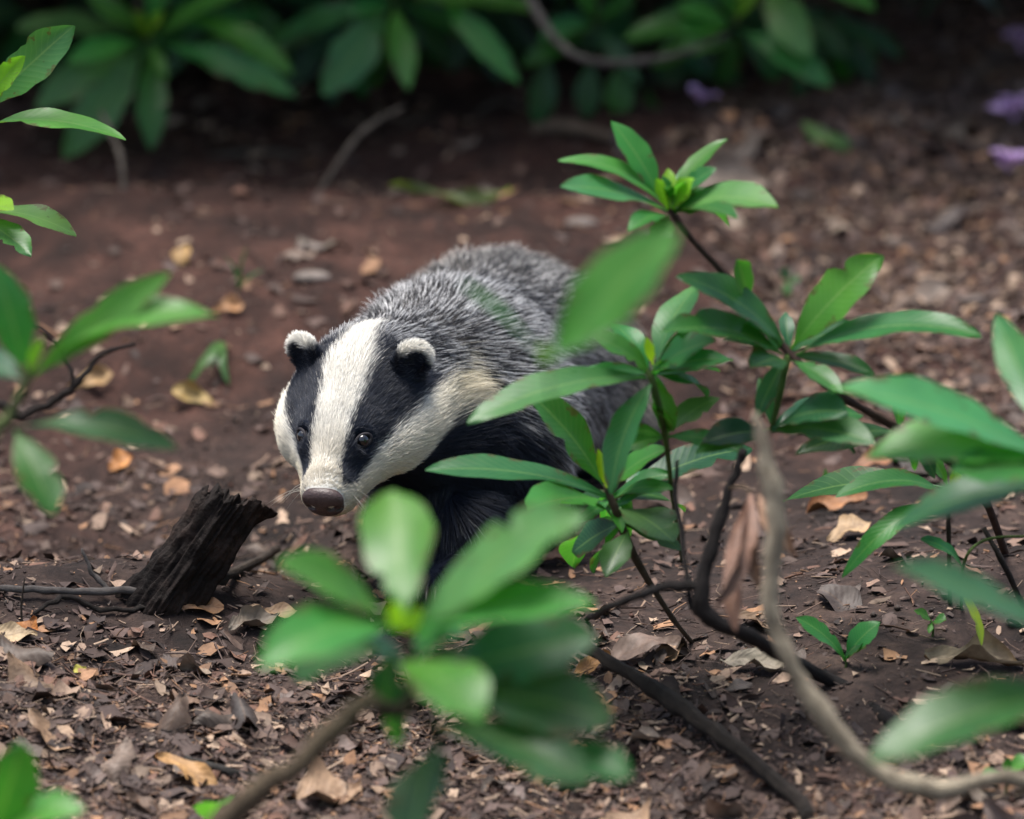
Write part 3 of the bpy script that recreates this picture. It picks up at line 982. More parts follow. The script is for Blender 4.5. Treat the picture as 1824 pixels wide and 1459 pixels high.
# B: plant standing right of the badger's foreleg
dB = 5.72
B = plant('rhododendron_seedling', 'leafy rhododendron seedling rising before the badger\'s flank', G(1232, 1145))
stem(B, [np.array(B.location), P(1190, 1090, 5.80), P(1130, 990, 5.75), P(1095, 905, dB), P(1078, 862, dB)], [.0022, .0024, .0032, .0040, .0024], (0.10, 0.075, 0.05), rough=0.05)
LB = [
    ((1085, 885), (757, 838), 50, 'gloss', (.1, .85, .5), .07, .04, 0),
    ((1075, 890), (938, 905), 58, 'bright', (0, .8, .6), .05, .08, 0),
    ((1078, 872), (928, 688), 72, 'mid', (.5, .45, .75), .07, .05, 0),
    ((1090, 870), (1190, 800), 40, 'bright', (-.3, .7, .6), .10, .03, 0),
    ((1100, 905), (1200, 965), 74, 'grey', (.2, .8, .5), .07, .05, 0),
    ((1120, 945), (1080, 1028), 62, 'dark', (-.2, .3, .9), .06, .04, 0),
    ((1100, 900), (1190, 850), 60, 'grey', (-.5, .5, .6), .05, -.02, 0),
    ((1085, 880), (1065, 800), 26, 'young', (0, .4, .9), .04, .02, 0),
    ((1110, 930), (1020, 985), 60, 'deep', (0, .6, .7), .05, -.03, 0),
    ((1100, 890), (1340, 800), 66, 'dark', (0, .75, .55), .08, -.06, 0),
]
for b, t, w, gcol, nr, ar, dd, _ in LB:
    plant_leaf(B, (*b, dB), (*t, dB - dd), w, gcol, nr, ar)

# C: rosette above it with glossy hanging leaf
dC = 5.62
C = plant('rhododendron_seedling', 'rhododendron seedling with a glossy drooping leaf right of the badger', G(1215, 1000))
stem(C, [np.array(C.location), P(1200, 900, 5.75), P(1185, 780, 5.66), P(1165, 690, dC), P(1150, 655, dC)], [.0016, .0018, .0024, .003, .002], GREENST, rough=0.04)
LC = [
    ((1160, 672), (832, 752), 66, 'pale', (.05, .8, .55), .08, .08),
    ((1160, 668), (1055, 598), 46, 'bright', (.3, .7, .6), .08, .02),
    ((1165, 665), (1275, 608), 54, 'mid', (-.3, .7, .6), .10, .03),
    ((1165, 660), (1245, 505), 60, 'pale', (-.5, .5, .6), .08, -.05),
    ((1168, 672), (1088, 880), 66, 'gloss', (-.55, .35, .65), .10, .03),
    ((1160, 655), (1310, 575), 40, 'mid', (-.2, .8, .6), .10, -.06),
    ((1150, 672), (1010, 680), 40, 'mid', (0, .85, .5), .05, -.02),
    ((1163, 650), (1150, 600), 22, 'young', (0, .4, .9), .04, .02),
]
for b, t, w, gcol, nr, ar, dd in LC:
    plant_leaf(C, (*b, dC), (*t, dC - dd), w, gcol, nr, ar)

# D + E: long arching stem with two whorls
dD, dE = 5.62, 5.60
DE = plant('rhododendron_branch', 'long thin rhododendron branch arching up right with two leaf whorls', G(1790, 985))
stem(DE, [np.array(DE.location), P(1735, 860, 5.75), P(1600, 765, 5.68), P(1490, 700, dD), P(1405, 628, dD), P(1310, 510, dD), P(1235, 430, dE), P(1192, 372, dE)],
     [.0040, .0036, .0034, .0032, .0032, .0028, .0026, .0022], (0.085, 0.05, 0.04), rough=0.05)
stem(DE, [(1404, 632, dD), (1392, 690, dD), (1375, 765, dD + .02)], [.0032, .003, .0022], (0.12, 0.22, 0.05), 'shoot', rough=0.03)
LE = [
    ((1188, 378), (998, 332), 46, 'pale', (.2, .8, .5), .07, .04),
    ((1185, 368), (995, 285), 36, 'bright', (.35, .75, .5), .14, .01),
    ((1180, 362), (1088, 215), 58, 'bright', (.45, .25, .85), .07, .0),
    ((1195, 362), (1296, 248), 34, 'bright', (-.5, .6, .6), .10, -.02),
    ((1205, 365), (1276, 300), 30, 'mid', (-.4, .7, .6), .10, .02),
    ((1200, 378), (1386, 370), 62, 'pale', (-.1, .8, .55), .12, .06),
    ((1200, 382), (1312, 390), 34, 'mid', (0, .85, .5), .08, .09),
    ((1190, 375), (1168, 318), 28, 'young', (.2, .4, .9), .03, .02),
    ((1195, 372), (1190, 300), 34, 'young', (0, .4, .9), .03, -.01),
    ((1198, 372), (1222, 292), 26, 'bright', (-.2, .4, .9), .03, -.02),
    ((1198, 375), (1236, 320), 34, 'young', (-.4, .5, .8), .05, .03),
    ((1190, 385), (1120, 412), 34, 'mid', (0, .8, .6), .10, .05),
    ((1192, 385), (1168, 440), 52, 'grey', (0, .5, .85), .05, .04),
    ((1200, 380), (1280, 352), 48, 'mid', (-.1, .7, .7), .08, .02),
]
for b, t, w, gcol, nr, ar, dd in LE:
    plant_leaf(DE, (*b, dE), (*t, dE - dd), w, gcol, nr, ar)
LD = [
    ((1408, 625), (1572, 455), 98, 'bright', (-.35, .35, .85), .08, .02),
    ((1415, 635), (1748, 598), 56, 'mid', (-.1, .8, .5), .12, .05),
    ((1400, 622), (1206, 490), 66, 'gloss', (.35, .7, .6), .10, .04),
    ((1395, 630), (1178, 590), 62, 'mid', (.1, .8, .5), .10, .06),
    ((1400, 640), (1338, 655), 52, 'dark', (0, .6, .8), .06, .05),
    ((1330, 540), (1312, 462), 46, 'bright', (.3, .5, .8), .05, .03),
    ((1405, 640), (1500, 700), 40, 'mid', (.1, .7, .7), .06, .05),
    ((1375, 765), (1510, 735), 60, 'dark', (0, .7, .6), .10, .05),
    ((1375, 770), (1250, 790), 56, 'deep', (0, .7, .6), .08, .02),
    ((1375, 768), (1560, 790), 58, 'dark', (0, .7, .6), .08, .06),
]
for b, t, w, gcol, nr, ar, dd in LD:
    plant_leaf(DE, (*b, dD), (*t, dD - dd), w, gcol, nr, ar)

def extra(root, c, dd, n, lmin, lmax, seed, cols=('mid', 'bright', 'gloss', 'dark')):
    rr = random.Random(seed)
    for i in range(n):
        an = rr.uniform(0, 6.283); ln_ = rr.uniform(lmin, lmax)
        t = (c[0] + math.cos(an) * ln_, c[1] - math.sin(an) * ln_ * .6 + rr.uniform(-10, 25))
        plant_leaf(root, (*c, dd), (*t, dd + rr.uniform(-.07, .07)), ln_ * rr.uniform(.22, .32), rr.choice(cols), (-.4 * math.cos(an), rr.uniform(.5, .85), .6), rr.uniform(.05, .16), wave=.08)
extra(A, (728, 1200), d + .02, 6, 120, 230, 41, ('mid', 'dark', 'deep', 'gloss'))
extra(B, (1090, 890), dB + .02, 9, 90, 200, 42)
extra(C, (1160, 668), dC + .03, 9, 80, 180, 43)
extra(DE, (1404, 632), dD + .03, 6, 90, 180, 44)
extra(DE, (1192, 374), dE + .02, 4, 60, 120, 45)
extra(B, (1110, 935), dB + .03, 5, 90, 170, 47, ('grey', 'dark', 'mid'))
extra(C, (1185, 780), 5.67, 6, 90, 190, 48, ('mid', 'dark', 'pale'))
extra(DE, (1375, 765), dD + .03, 5, 100, 190, 49, ('dark', 'mid', 'gloss'))
extra(DE, (1600, 768), 5.69, 5, 90, 190, 46, ('mid', 'dark', 'gloss'))
# F: near blurred leaf across the badger's back
dF = 4.6
Fp = plant('rhododendron_shoot', "single blurred leaf shoot hanging across the badger's back", on_ground(P(1010, 1560, dF)))
stem(Fp, [np.array(Fp.location), P(1015, 1300, dF), P(1010, 1000, dF), P(990, 760, dF), P(972, 640, dF)], [.0006, .0005, .0005, .0005, .0010], (0.05, 0.05, 0.03), rough=0.04)
plant_leaf(Fp, (970, 655, dF), (1212, 412, dF - .02), 140, 'bright', (-.35, .45, .8), .05)
plant_leaf(Fp, (975, 650, dF), (1110, 560, dF + .04), 70, 'pale', (-.3, .6, .7), .06)
plant_leaf(Fp, (965, 640, dF), (822, 505, dF - .03), 26, 'mid', (.5, .6, .3), .05)
plant_leaf(Fp, (975, 660, dF), (965, 610, dF), 26, 'young', (0, .4, .9), .03)

# G: plant on the right, fairly sharp
dG = 5.78
Gp = plant('rhododendron_seedling', 'several-stemmed rhododendron seedling at right beside the curled brown leaf', G(1692, 1075))
stem(Gp, [np.array(Gp.location), P(1690, 960, dG), P(1688, 865, dG)], [.0022, .002, .0018], (0.06, 0.045, 0.035), rough=0.05)
stem(Gp, [G(1712, 1085), P(1718, 1000, dG), P(1755, 962, dG), P(1830, 955, dG - .02)], [.0014, .0014, .0013, .0010], GREENST, 'shoot', rough=0.03)
LG = [
    ((1690, 880), (1488, 885), 38, 'mid', (0, .85, .5), .13, .05),
    ((1695, 905), (1500, 1028), 46, 'bright', (.3, .75, .5), .24, .05),
    ((1688, 868), (1835, 872), 44, 'bright', (-.1, .8, .5), .12, .04),
    ((1688, 868), (1650, 800), 30, 'bright', (.3, .5, .8), .05, .02),
    ((1690, 870), (1395, 893), 52, 'dark', (.2, .75, .55), .08, -.06),
    ((1715, 1010), (1640, 960), 24, 'mid', (.3, .7, .6), .10, .03),
    ((1690, 868), (1720, 830), 24, 'young', (0, .5, .8), .03, .02),
    ((1700, 1040), (1748, 1150), 22, 'young', (.6, .4, .6), .10, .03),
]
for b, t, w, gcol, nr, ar, dd in LG:
    plant_leaf(Gp, (*b, dG), (*t, dG - dd), w, gcol, nr, ar)

# H: nearer big blurred leaves entering from the right
dH = 5.25
Hp = plant('rhododendron_sprig', 'broad blurred leaves reaching in from the right edge at mid height', on_ground(P(1960, 1250, dH)))
stem(Hp, [np.array(Hp.location), P(1935, 1050, dH), P(1915, 880, dH), P(1905, 800, dH)], [.005, .0045, .004, .003], BROWN)
LH = [
    ((1905, 850), (1482, 692), 82, 'pale', (.3, .75, .55), .08, .05),
    ((1908, 820), (1540, 815), 106, 'bright', (0, .75, .6), .10, .03),
    ((1910, 840), (1690, 845), 80, 'mid', (0, .65, .7), .06, .06),
    ((1880, 800), (1775, 560), 80, 'pale', (-.3, .3, .85), .05, -.10),
    ((1915, 870), (1590, 945), 62, 'dark', (.1, .8, .5), .10, -.02),
    ((1905, 800), (1990, 640), 80, 'mid', (-.3, .5, .8), .06, 0),
]
for b, t, w, gcol, nr, ar, dd in LH:
    plant_leaf(Hp, (*b, dH), (*t, dH - dd), w, gcol, nr, ar)

# I2: lowest right blurred pair
dI = 4.85
Ip = plant('rhododendron_sprig', 'strongly blurred leaf pair in the lower right corner over the pale branch', on_ground(P(1990, 1520, dI)))
stem(Ip, [np.array(Ip.location), P(1965, 1400, dI), P(1945, 1230, dI), P(1930, 1160, dI)], [.005, .0045, .004, .003], BROWN)
plant_leaf(Ip, (1940, 1235, dI), (1550, 1352, dI - .05), 120, 'mid', (.1, .75, .6), .08)
plant_leaf(Ip, (1935, 1175, dI), (1592, 1008, dI - .04), 66, 'grey', (.4, .7, .5), .06)
plant_leaf(Ip, (1950, 1230, dI), (2080, 1050, dI), 100, 'mid', (-.3, .6, .7), .06)

# left edge, sharp upper leaves
dL = 5.85
Lp = plant('rhododendron_branch', 'sharp upright rhododendron leaves entering at the upper left edge', on_ground(P(-120, 1050, dL)))
stem(Lp, [np.array(Lp.location), P(-100, 800, dL), P(-70, 500, dL), P(-50, 380, dL), P(-40, 225, dL), P(-30, 170, dL)], [.006, .0055, .005, .0045, .004, .003], BROWN)
LL = [
    ((-35, 200), (132, 46), 98, 'pale', (.3, .45, .8), .04, .03),
    ((-30, 190), (44, 100), 52, 'young', (.3, .45, .8), .04, .05),
    ((-40, 228), (224, 250), 40, 'bright', (-.1, .88, .45), .10, .03),
    ((-48, 378), (136, 420), 42, 'pale', (.2, .85, .5), .10, .02),
    ((-48, 385), (56, 455), 56, 'pale', (.2, .6, .75), .06, .05),
    ((-45, 370), (24, 374), 34, 'young', (0, .7, .7), .06, .05),
    ((-40, 200), (-180, 90), 80, 'mid', (-.2, .6, .7), .06, 0),
    ((-48, 380), (-200, 400), 70, 'mid', (-.2, .8, .6), .08, 0),
]
for b, t, w, gcol, nr, ar, dd in LL:
    plant_leaf(Lp, (*b, dL), (*t, dL - dd), w, gcol, nr, ar)

# left edge, blurred sprig
dJ = 5.1
Jp = plant('rhododendron_sprig', 'blurred green sprig at the left edge with a bare forked twig behind', on_ground(P(-90, 1200, dJ)))
stem(Jp, [np.array(Jp.location), P(-70, 960, dJ), P(-20, 790, dJ), P(20, 735, dJ), P(60, 650, dJ)], [.006, .0055, .005, .0045, .003], (0.13, 0.17, 0.06))
LJ = [
    ((55, 675), (305, 486), 78, 'bright', (.3, .5, .8), .06, .03),
    ((75, 655), (386, 562), 56, 'bright', (.1, .8, .55), .14, .04),
    ((45, 670), (-10, 470), 96, 'mid', (.3, .2, .9), .05, .02),
    ((30, 760), (318, 800), 66, 'dark', (0, .7, .7), .10, .02),
    ((25, 765), (96, 918), 92, 'mid', (.2, .4, .85), .06, .04),
    ((45, 680), (-60, 640), 70, 'dark', (0, .6, .7), .06, -.04),
    ((50, 670), (75, 600), 26, 'young', (0, .4, .9), .04, .02),
]
for b, t, w, gcol, nr, ar, dd in LJ:
    plant_leaf(Jp, (*b, dJ), (*t, dJ - dd), w, gcol, nr, ar)

# bottom left corner
dK = 5.0
Kp = plant('rhododendron_sprig', 'blurred bright leaves poking up in the bottom left corner', on_ground(P(-70, 1600, dK)))
stem(Kp, [np.array(Kp.location), P(-55, 1540, dK), P(-20, 1480, dK)], [.004, .0035, .003], BROWN)
for b, t, w, gcol, nr, ar, dd in [((-20, 1500), (40, 1322), 120, 'bright', (.35, .4, .8), .05, .03), ((-15, 1490), (150, 1442), 60, 'bright', (0, .8, .6), .12, .03), ((-20, 1495), (-120, 1400), 90, 'mid', (-.2, .6, .7), .06, .0)]:
    plant_leaf(Kp, (*b, dK), (*t, dK - dd), w, gcol, nr, ar)
Kq = plant('rhododendron_shoot', 'tiny blurred leaf tip at the bottom edge right of the orange leaf', G(372, 1475))
plant_leaf(Kq, np.array(Kq.location), P(395, 1435, 5.4), 60, 'bright', (0, .5, .8), .06)

# small seedlings
def seedling(label, gp, leaves, hgt=0.02):
    s = plant('seedling', label, G(*gp))
    b = np.array(s.location); top = b + np.array([0, 0, hgt])
    stem(s, [b - np.array([0, 0, .004]), b + np.array([0.001, 0, hgt * .5]), top], [.0012, .0011, .0010], GREENST, rough=0.03)
    dd = (top - CAM).dot(F_)
    for t, w, gcol, nr in leaves:
        plant_leaf(s, top, P(*t, dd - 0.01), w, gcol, nr, .10)
    return s
seedling('two-leaved glossy green seedling on bare soil at lower right', (1505, 1190), [((1418, 1100), 38, 'mid', (.4, .6, .65)), ((1568, 1108), 46, 'mid', (-.35, .5, .75)), ((1540, 1140), 26, 'dark', (0, .7, .6))], .006)
seedling('tiny bright seedling right of the two-leaved seedling', (1660, 1135), [((1628, 1088), 18, 'bright', (.3, .6, .7)), ((1685, 1105), 20, 'mid', (0, .7, .7)), ((1655, 1128), 14, 'bright', (0, .7, .7))], .012)
seedling('tiny star-shaped sprout beside the curled brown leaf', (1472, 905), [((1445, 862), 14, 'bright', (.3, .6, .7)), ((1500, 862), 16, 'bright', (0, .7, .7)), ((1470, 835), 14, 'bright', (0, .5, .8)), ((1448, 880), 12, 'young', (0, .7, .7)), ((1510, 885), 14, 'mid', (0, .7, .7))], .016)
seedling('low green weed near the bottom right corner', (1790, 1420), [((1745, 1390), 26, 'bright', (.2, .8, .6)), ((1840, 1355), 30, 'bright', (0, .7, .7)), ((1800, 1350), 20, 'mid', (0, .5, .8))], .02)
seedling('small dark sprout standing on soil behind the arching branch', (1405, 535), [((1390, 480), 26, 'dark', (.2, .4, .9)), ((1425, 500), 22, 'dark', (0, .5, .9)), ((1400, 525), 22, 'mid', (0, .5, .9))], .02)

# grass tuft left of the badger
gt = plant('grass_tuft', 'bluish grass tuft with drooping blades left of the badger', G(402, 618), cat='grass')
b = np.array(gt.location); dg = (b - CAM).dot(F_)
for t, w, nr, ar in [((330, 705), 24, (.3, .6, .7), .24), ((408, 700), 24, (-.3, .4, .8), .24), ((372, 668), 14, (.2, .5, .8), .2)]:
    plant_leaf(gt, b + np.array([0, 0, .001]), G(*t, .006) if t[1] > 620 else P(*t, dg - .04), w, 'grey', nr, ar, p=0.8, q=0.5, name='blade')
gt2 = plant('grass_tuft', 'faint grass tuft on the bank above the badger', G(425, 520), cat='grass')
b = np.array(gt2.location); dg = (b - CAM).dot(F_)
for t, w, nr, ar in [((400, 455), 7, (.3, .6, .7), .12), ((440, 440), 7, (-.3, .4, .8), .08), ((470, 480), 7, (0, .5, .8), .15)]:
    plant_leaf(gt2, b, P(*t, dg - .02), w, 'dark', nr, ar, p=0.8, q=0.5, name='blade')

# ------------------------------------------------------------------ big shrub along the top
dS = 7.35
TR = on_ground(np.array([0.05, 2.75, 0]))
S = plant('rhododendron_shrub', 'large dark rhododendron shrub overhanging the top of the clearing', TR, cat='shrub')
crown = np.array([0.0, 2.45, 0.95])
stem(S, [TR - np.array([0, 0, .05]), TR + np.array([-.03, -.05, .35]), crown], [.03, .026, .022], BROWN, 'trunk')
FRONT_LIT = {'mid': 'bright', 'dark': 'mid', 'grey': 'pale', 'back': 'dark', 'deep': 'dark'}  # front whorls take lighter greens, brightness painted in against the crown's shade
def srosette(c, leaves, dd0=dS, col=None):
    cw = P(*c, dd0)
    stem(S, [crown + RNG.normal(0, .05, 3), crown * .5 + cw * .5 + np.array([0, 0, .16]), cw + np.array([0.0, .12, .10]), cw], [.012, .008, .006, .004], col or (0.10, 0.085, 0.05), 'branch', seg=7)
    for l in leaves:
        t, w, gcol, nr = l[:4]
        if dd0 < 7.45: gcol = FRONT_LIT.get(gcol, gcol)
        ar = l[4] if len(l) > 4 else .08
        dd = l[5] if len(l) > 5 else 0.03
        b = l[6] if len(l) > 6 else (c[0] + (t[0] - c[0]) * .05, c[1] + (t[1] - c[1]) * .05)
        plant_leaf(S, P(*b, dd0), P(*t, dd0 - dd), w, gcol, nr, ar)
up_ = (0, .6, .8)
srosette((265, 72), [
    ((522, 132), 58, 'mid', (-.3, .7, .6), .12, .04, (325, 28)), ((528, 172), 66, 'dark', (-.2, .6, .8), .08, .06),
    ((268, 268), 68, 'dark', (.3, .2, .9), .06, .06), ((112, 282), 96, 'grey', (.4, .4, .8), .08, .05), ((62, 195), 84, 'grey', (.4, .5, .8), .10, .02),
    ((28, 48), 56, 'grey', (.2, .7, .7), .08, 0), ((150, -10), 50, 'mid', up_), ((430, -12), 54, 'mid', (-.2, .7, .6), .08),
    ((300, -60), 54, 'mid', up_), ((296, 142), 28, 'mid', up_, .05), ((120, 115), 52, 'mid', (.2, .7, .6), .08, .08), ((235, 20), 24, 'young', up_), ((290, 22), 22, 'young', up_),
    ((470, 30), 50, 'dark', up_, .06, -.08), ((170, 220), 70, 'back', (.2, .3, .9), .06, -.06)])
srosette((700, 2), [
    ((572, 170), 98, 'grey', (.4, .35, .85), .06, .06), ((728, 160), 64, 'mid', (0, .3, .95), .08, .08), ((925, 148), 58, 'mid', (-.35, .6, .7), .06, .05, (775, -15)),
    ((478, 78), 56, 'grey', (.3, .6, .7), .05, -.05), ((880, 95), 50, 'dark', (-.3, .6, .7), .08, -.05), ((620, 30), 50, 'dark', up_), ((800, 110), 54, 'deep', (-.2, .5, .8), .06, -.08),
    ((660, 140), 56, 'deep', (.2, .3, .9), .06, -.08), ((760, -90), 60, 'mid', up_), ((600, -80), 60, 'mid', up_), ((960, 20), 50, 'mid', (-.2, .7, .6))])
srosette((1310, 45), [
    ((1445, 100), 88, 'pale', (-.4, .45, .8), .08, .06, (1360, -30)), ((1482, 155), 66, 'dark', (-.3, .55, .75), .10, .05, (1320, 55)), ((1205, 60), 46, 'mid', (.2, .7, .6)),
    ((1212, 92), 48, 'grey', (.1, .7, .7), .05, .06, (1300, 78)), ((1108, 72), 54, 'mid', (.2, .7, .6), .08, .02), ((1270, -60), 46, 'mid', up_), ((1560, 20), 50, 'mid', (-.2, .7, .6), .12, .04, (1420, -40)),
    ((1200, 15), 44, 'mid', up_), ((1350, -60), 60, 'young', up_), ((1390, 140), 60, 'deep', (-.2, .4, .9), .06, -.06), ((1285, 150), 50, 'deep', (.2, .3, .9), .06, -.06), ((1160, 120), 50, 'dark', (.3, .5, .8), .06, -.05)])
srosette((1060, 40), [
    ((955, 225), 62, 'back', (.3, .3, .9), .05, .0, (975, 90)), ((1045, 212), 62, 'back', (.1, .3, .95), .05, .0, (1050, 105)), ((1108, 215), 64, 'dark', (-.1, .3, .95), .05, .0, (1100, 110)),
    ((1215, 285), 56, 'back', (-.3, .3, .9), .05, .0, (1165, 180)), ((930, 120), 52, 'dark', (.4, .5, .7)), ((1140, 150), 50, 'back', (-.3, .4, .9)), ((1000, 60), 46, 'dark', up_), ((1020, -40), 46, 'mid', up_), ((1130, 0), 46, 'dark', up_),
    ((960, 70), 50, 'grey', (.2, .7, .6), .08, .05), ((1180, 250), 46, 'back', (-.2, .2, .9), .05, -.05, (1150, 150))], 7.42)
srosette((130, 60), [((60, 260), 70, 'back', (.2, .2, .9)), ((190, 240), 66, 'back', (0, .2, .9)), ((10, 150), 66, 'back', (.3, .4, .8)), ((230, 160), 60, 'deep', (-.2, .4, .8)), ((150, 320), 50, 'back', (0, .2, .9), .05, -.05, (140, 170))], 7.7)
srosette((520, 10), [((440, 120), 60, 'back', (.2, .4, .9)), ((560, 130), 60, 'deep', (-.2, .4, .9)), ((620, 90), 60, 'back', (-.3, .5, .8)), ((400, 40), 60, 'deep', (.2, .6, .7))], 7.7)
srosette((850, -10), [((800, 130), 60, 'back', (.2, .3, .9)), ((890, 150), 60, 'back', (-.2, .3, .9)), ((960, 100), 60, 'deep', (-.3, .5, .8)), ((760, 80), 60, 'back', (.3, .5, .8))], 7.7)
rb_ = random.Random(12)
for cx_, cy_ in [(60, 20), (360, 30), (450, -10), (610, 40), (760, 10), (930, 30), (1150, 20), (1220, 60), (1400, 10), (1480, 30)]:
    ls = []
    for i in range(8):
        an = rb_.uniform(.1, math.pi - .1); ln_ = rb_.uniform(120, 190)
        t_ = (cx_ + math.cos(an) * ln_, cy_ + math.sin(an) * ln_ * .85)
        ls.append((t_, rb_.uniform(42, 60), rb_.choice(['back', 'mid', 'dark', 'grey']), (-.35 * math.cos(an), .45, .85), .08, rb_.uniform(-.06, .05)))
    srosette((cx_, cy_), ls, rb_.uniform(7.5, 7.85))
stem(S, [crown + np.array([0.02, 0, -.05]), P(900, -140, 7.35), P(945, 0, 7.25), P(1005, 85, 7.2), P(1075, 112, 7.2), P(1190, 102, 7.25), P(1300, 60, 7.33)], [.009, .007, .0052, .0048, .0042, .0034, .0024], (0.15, 0.135, 0.12), 'branch')
# bare twigs in the hollow under the shrub
for i, (a, b2, c2) in enumerate([((560, 330), (640, 240), (720, 190)), ((820, 200), (900, 180), (990, 250)), ((540, 250), (660, 260), (760, 200)), ((220, 330), (215, 280), (180, 200)), ((1340, 60), (1290, 150), (1285, 240)), ((330, 260), (480, 270), (620, 300))]):
    p0 = G(a[0], a[1] + 12)
    stem(S, [p0 - np.array([0, 0, .01]), P(b2[0], b2[1], (p0 - CAM).dot(F_) + .02), P(c2[0], c2[1], (p0 - CAM).dot(F_) + .08)], [.004, .0032, .002], GREYB if i != 4 else (0.12, 0.12, 0.04), 'twig', seg=6)

# unseen rest of the crown, added to shade the ground: too many leaves to count, one part
def shade_leaf_mass(n, seed):
    rs = np.random.default_rng(seed)
    X = rs.uniform(-1.9, 1.15, n); Y = rs.uniform(1.12, 3.6, n)
    top_ray = ZC - 0.158 * Y + 0.0600 * (6 + Y) * 1.03
    Z = top_ray + np.where(Y < 1.42, 0.32, 0.05) + rs.random(n) ** 1.3 * (1.1 - 0.25 * np.abs(X))
    right = np.clip((X - 0.35) / 0.6, 0, 1)
    keep = (rs.random(n) > right * 0.9) & ((Y > 1.38) | (rs.random(n) < 0.45))
    X, Y, Z = X[keep], Y[keep], Z[keep]; n = len(X)
    L = rs.uniform(.09, .15, n); W = L * rs.uniform(.26, .36, n)
    az = rs.uniform(0, 6.283, n); dip = rs.uniform(-.9, .3, n)
    a = np.stack([np.cos(az) * np.cos(dip), np.sin(az) * np.cos(dip), np.sin(dip)], 1)
    nr = np.stack([rs.normal(0, .35, n), rs.normal(-.2, .35, n), np.ones(n)], 1)
    nr = unit(nr - (nr * a).sum(1, keepdims=True) * a); s = np.cross(a, nr)
    c0 = np.stack([X, Y, Z], 1)
    prof = [(0, .06), (.25, .75), (.55, 1), (.8, .8), (1, .05)]
    vs_ = []
    for u, w in prof:
        c = c0 + a * (L * u)[:, None] - nr * (L * .12 * u * u)[:, None]
        for v in (-1, 0, 1):
            vs_.append(c + s * (W * .5 * w * v)[:, None] + nr * (W * .08 * abs(v))[:, None])
    V_ = np.stack(vs_, 1); k = V_.shape[1]
    f = []
    for i in range(4):
        for j in range(2):
            q = i * 3 + j; f.append((q, q + 1, q + 4, q + 3))
    Fq = (np.arange(n)[:, None, None] * k + np.array(f)[None]).reshape(-1, 4)
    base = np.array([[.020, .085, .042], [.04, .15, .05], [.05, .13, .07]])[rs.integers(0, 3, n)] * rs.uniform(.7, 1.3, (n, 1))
    return V_.reshape(-1, 3), Fq, np.repeat(base, k, axis=0)
mv, mf, mc = shade_leaf_mass(16000, 21)
fo = link('shade_foliage', fast_mesh('shade_foliage', mv - TR, mf, M_MASS, color=mc, smooth=True), S)
fo['kind'] = 'stuff'

# ------------------------------------------------------------------ fallen branches and twigs
def branch_thing(name, label, pts, rad, color, cat='branch', extra=(), **kw):
    pts = [P(*p) if not isinstance(p, np.ndarray) else p for p in pts]
    t = thing(name, label, cat, pts[0])
    stem(t, pts, rad, color, 'limb', **kw)
    for e_pts, e_rad in extra:
        stem(t, e_pts, e_rad, color, 'side_twig', **kw)
    return t

dP = 5.18
branch_thing('fallen_branch', 'pale grey curved bare branch rising at right of centre',
    [(1345, 735, dP), (1368, 830, dP), (1385, 940, dP), (1372, 1075, dP), (1400, 1160, dP), (1455, 1255, dP), (1550, 1365, dP), (1670, 1408, dP), (1850, 1415, dP + .02), on_ground(P(1990, 1440, dP + .05))],
    [px_r(9, dP), px_r(30, dP), px_r(40, dP), px_r(32, dP), px_r(34, dP), px_r(35, dP), px_r(36, dP), px_r(38, dP), px_r(37, dP), px_r(36, dP)], (0.46, 0.39, 0.29), rough=0.05, wob=.0008)
bd = 5.55
br_dark = branch_thing('fallen_branch', 'dark crooked branch behind the pale curved branch',
    [(1326, 800, bd), (1300, 870, bd), (1272, 965, bd), (1252, 1085, bd), (1335, 1135, bd + .03), G(1480, 1222, .004), G(1600, 1300, .003)],
    [px_r(11, bd), px_r(18, bd), px_r(22, bd), px_r(32, bd), px_r(27, bd), px_r(27, bd), px_r(22, bd)], (0.020, 0.016, 0.015), rough=0.07, wob=.0008,
    extra=[([P(1252, 1045, bd), P(1180, 1045, bd), P(1110, 1072, bd), G(1045, 1108, .002)], [px_r(20, bd), px_r(17, bd), px_r(14, bd), px_r(9, bd)]),
           ([P(1232, 1085, bd), P(1205, 880, bd + .05), P(1208, 820, bd + .05)], [px_r(10, bd), px_r(9, bd), px_r(6, bd)])])
branch_thing('fallen_branch', 'dark brown branch lying on litter right of the front sprig',
    [G(1010, 1200, .03), G(1090, 1232, .025), G(1200, 1290, .02), G(1290, 1345, .014), G(1420, 1440, .006), G(1440, 1470, .004)],
    [px_r(18, 5.5), px_r(24, 5.5), px_r(32, 5.5), px_r(34, 5.5), px_r(30, 5.5), px_r(26, 5.5)], (0.034, 0.026, 0.021), rough=0.08, wob=.001)
branch_thing('twig', 'thin grey twig lying on the ground below the stump',
    [G(-40, 1064, .008), G(80, 1072, .010), G(180, 1074, .010), G(290, 1070, .009), G(335, 1078, .005)], [.0022, .0030, .0034, .0030, .002], (0.19, 0.17, 0.16), 'twig',
    extra=[([G(192, 1074, .011), G(192, 1074, .011) + CV(-.013, .014, 0), G(192, 1074, .011) + CV(-.022, .035, 0)], [.0026, .0022, .0012])], rough=0.10, wob=.0007)
branch_thing('twig', 'rough grey stick resting against the stump base', [G(355, 1062, .006), G(420, 1035, .008), G(495, 1003, .012)], [.0042, .0050, .0044], (0.075, 0.06, 0.05), 'twig', rough=0.16, wob=.0008)
branch_thing('twig', 'small dark forked twig lying left of the stump base', [G(60, 1102, .004), G(120, 1092, .014), G(180, 1098, .006), G(260, 1092, .004)], [.0018, .0026, .0024, .0016], (0.04, 0.032, 0.028), 'twig', rough=0.15, wob=.001)
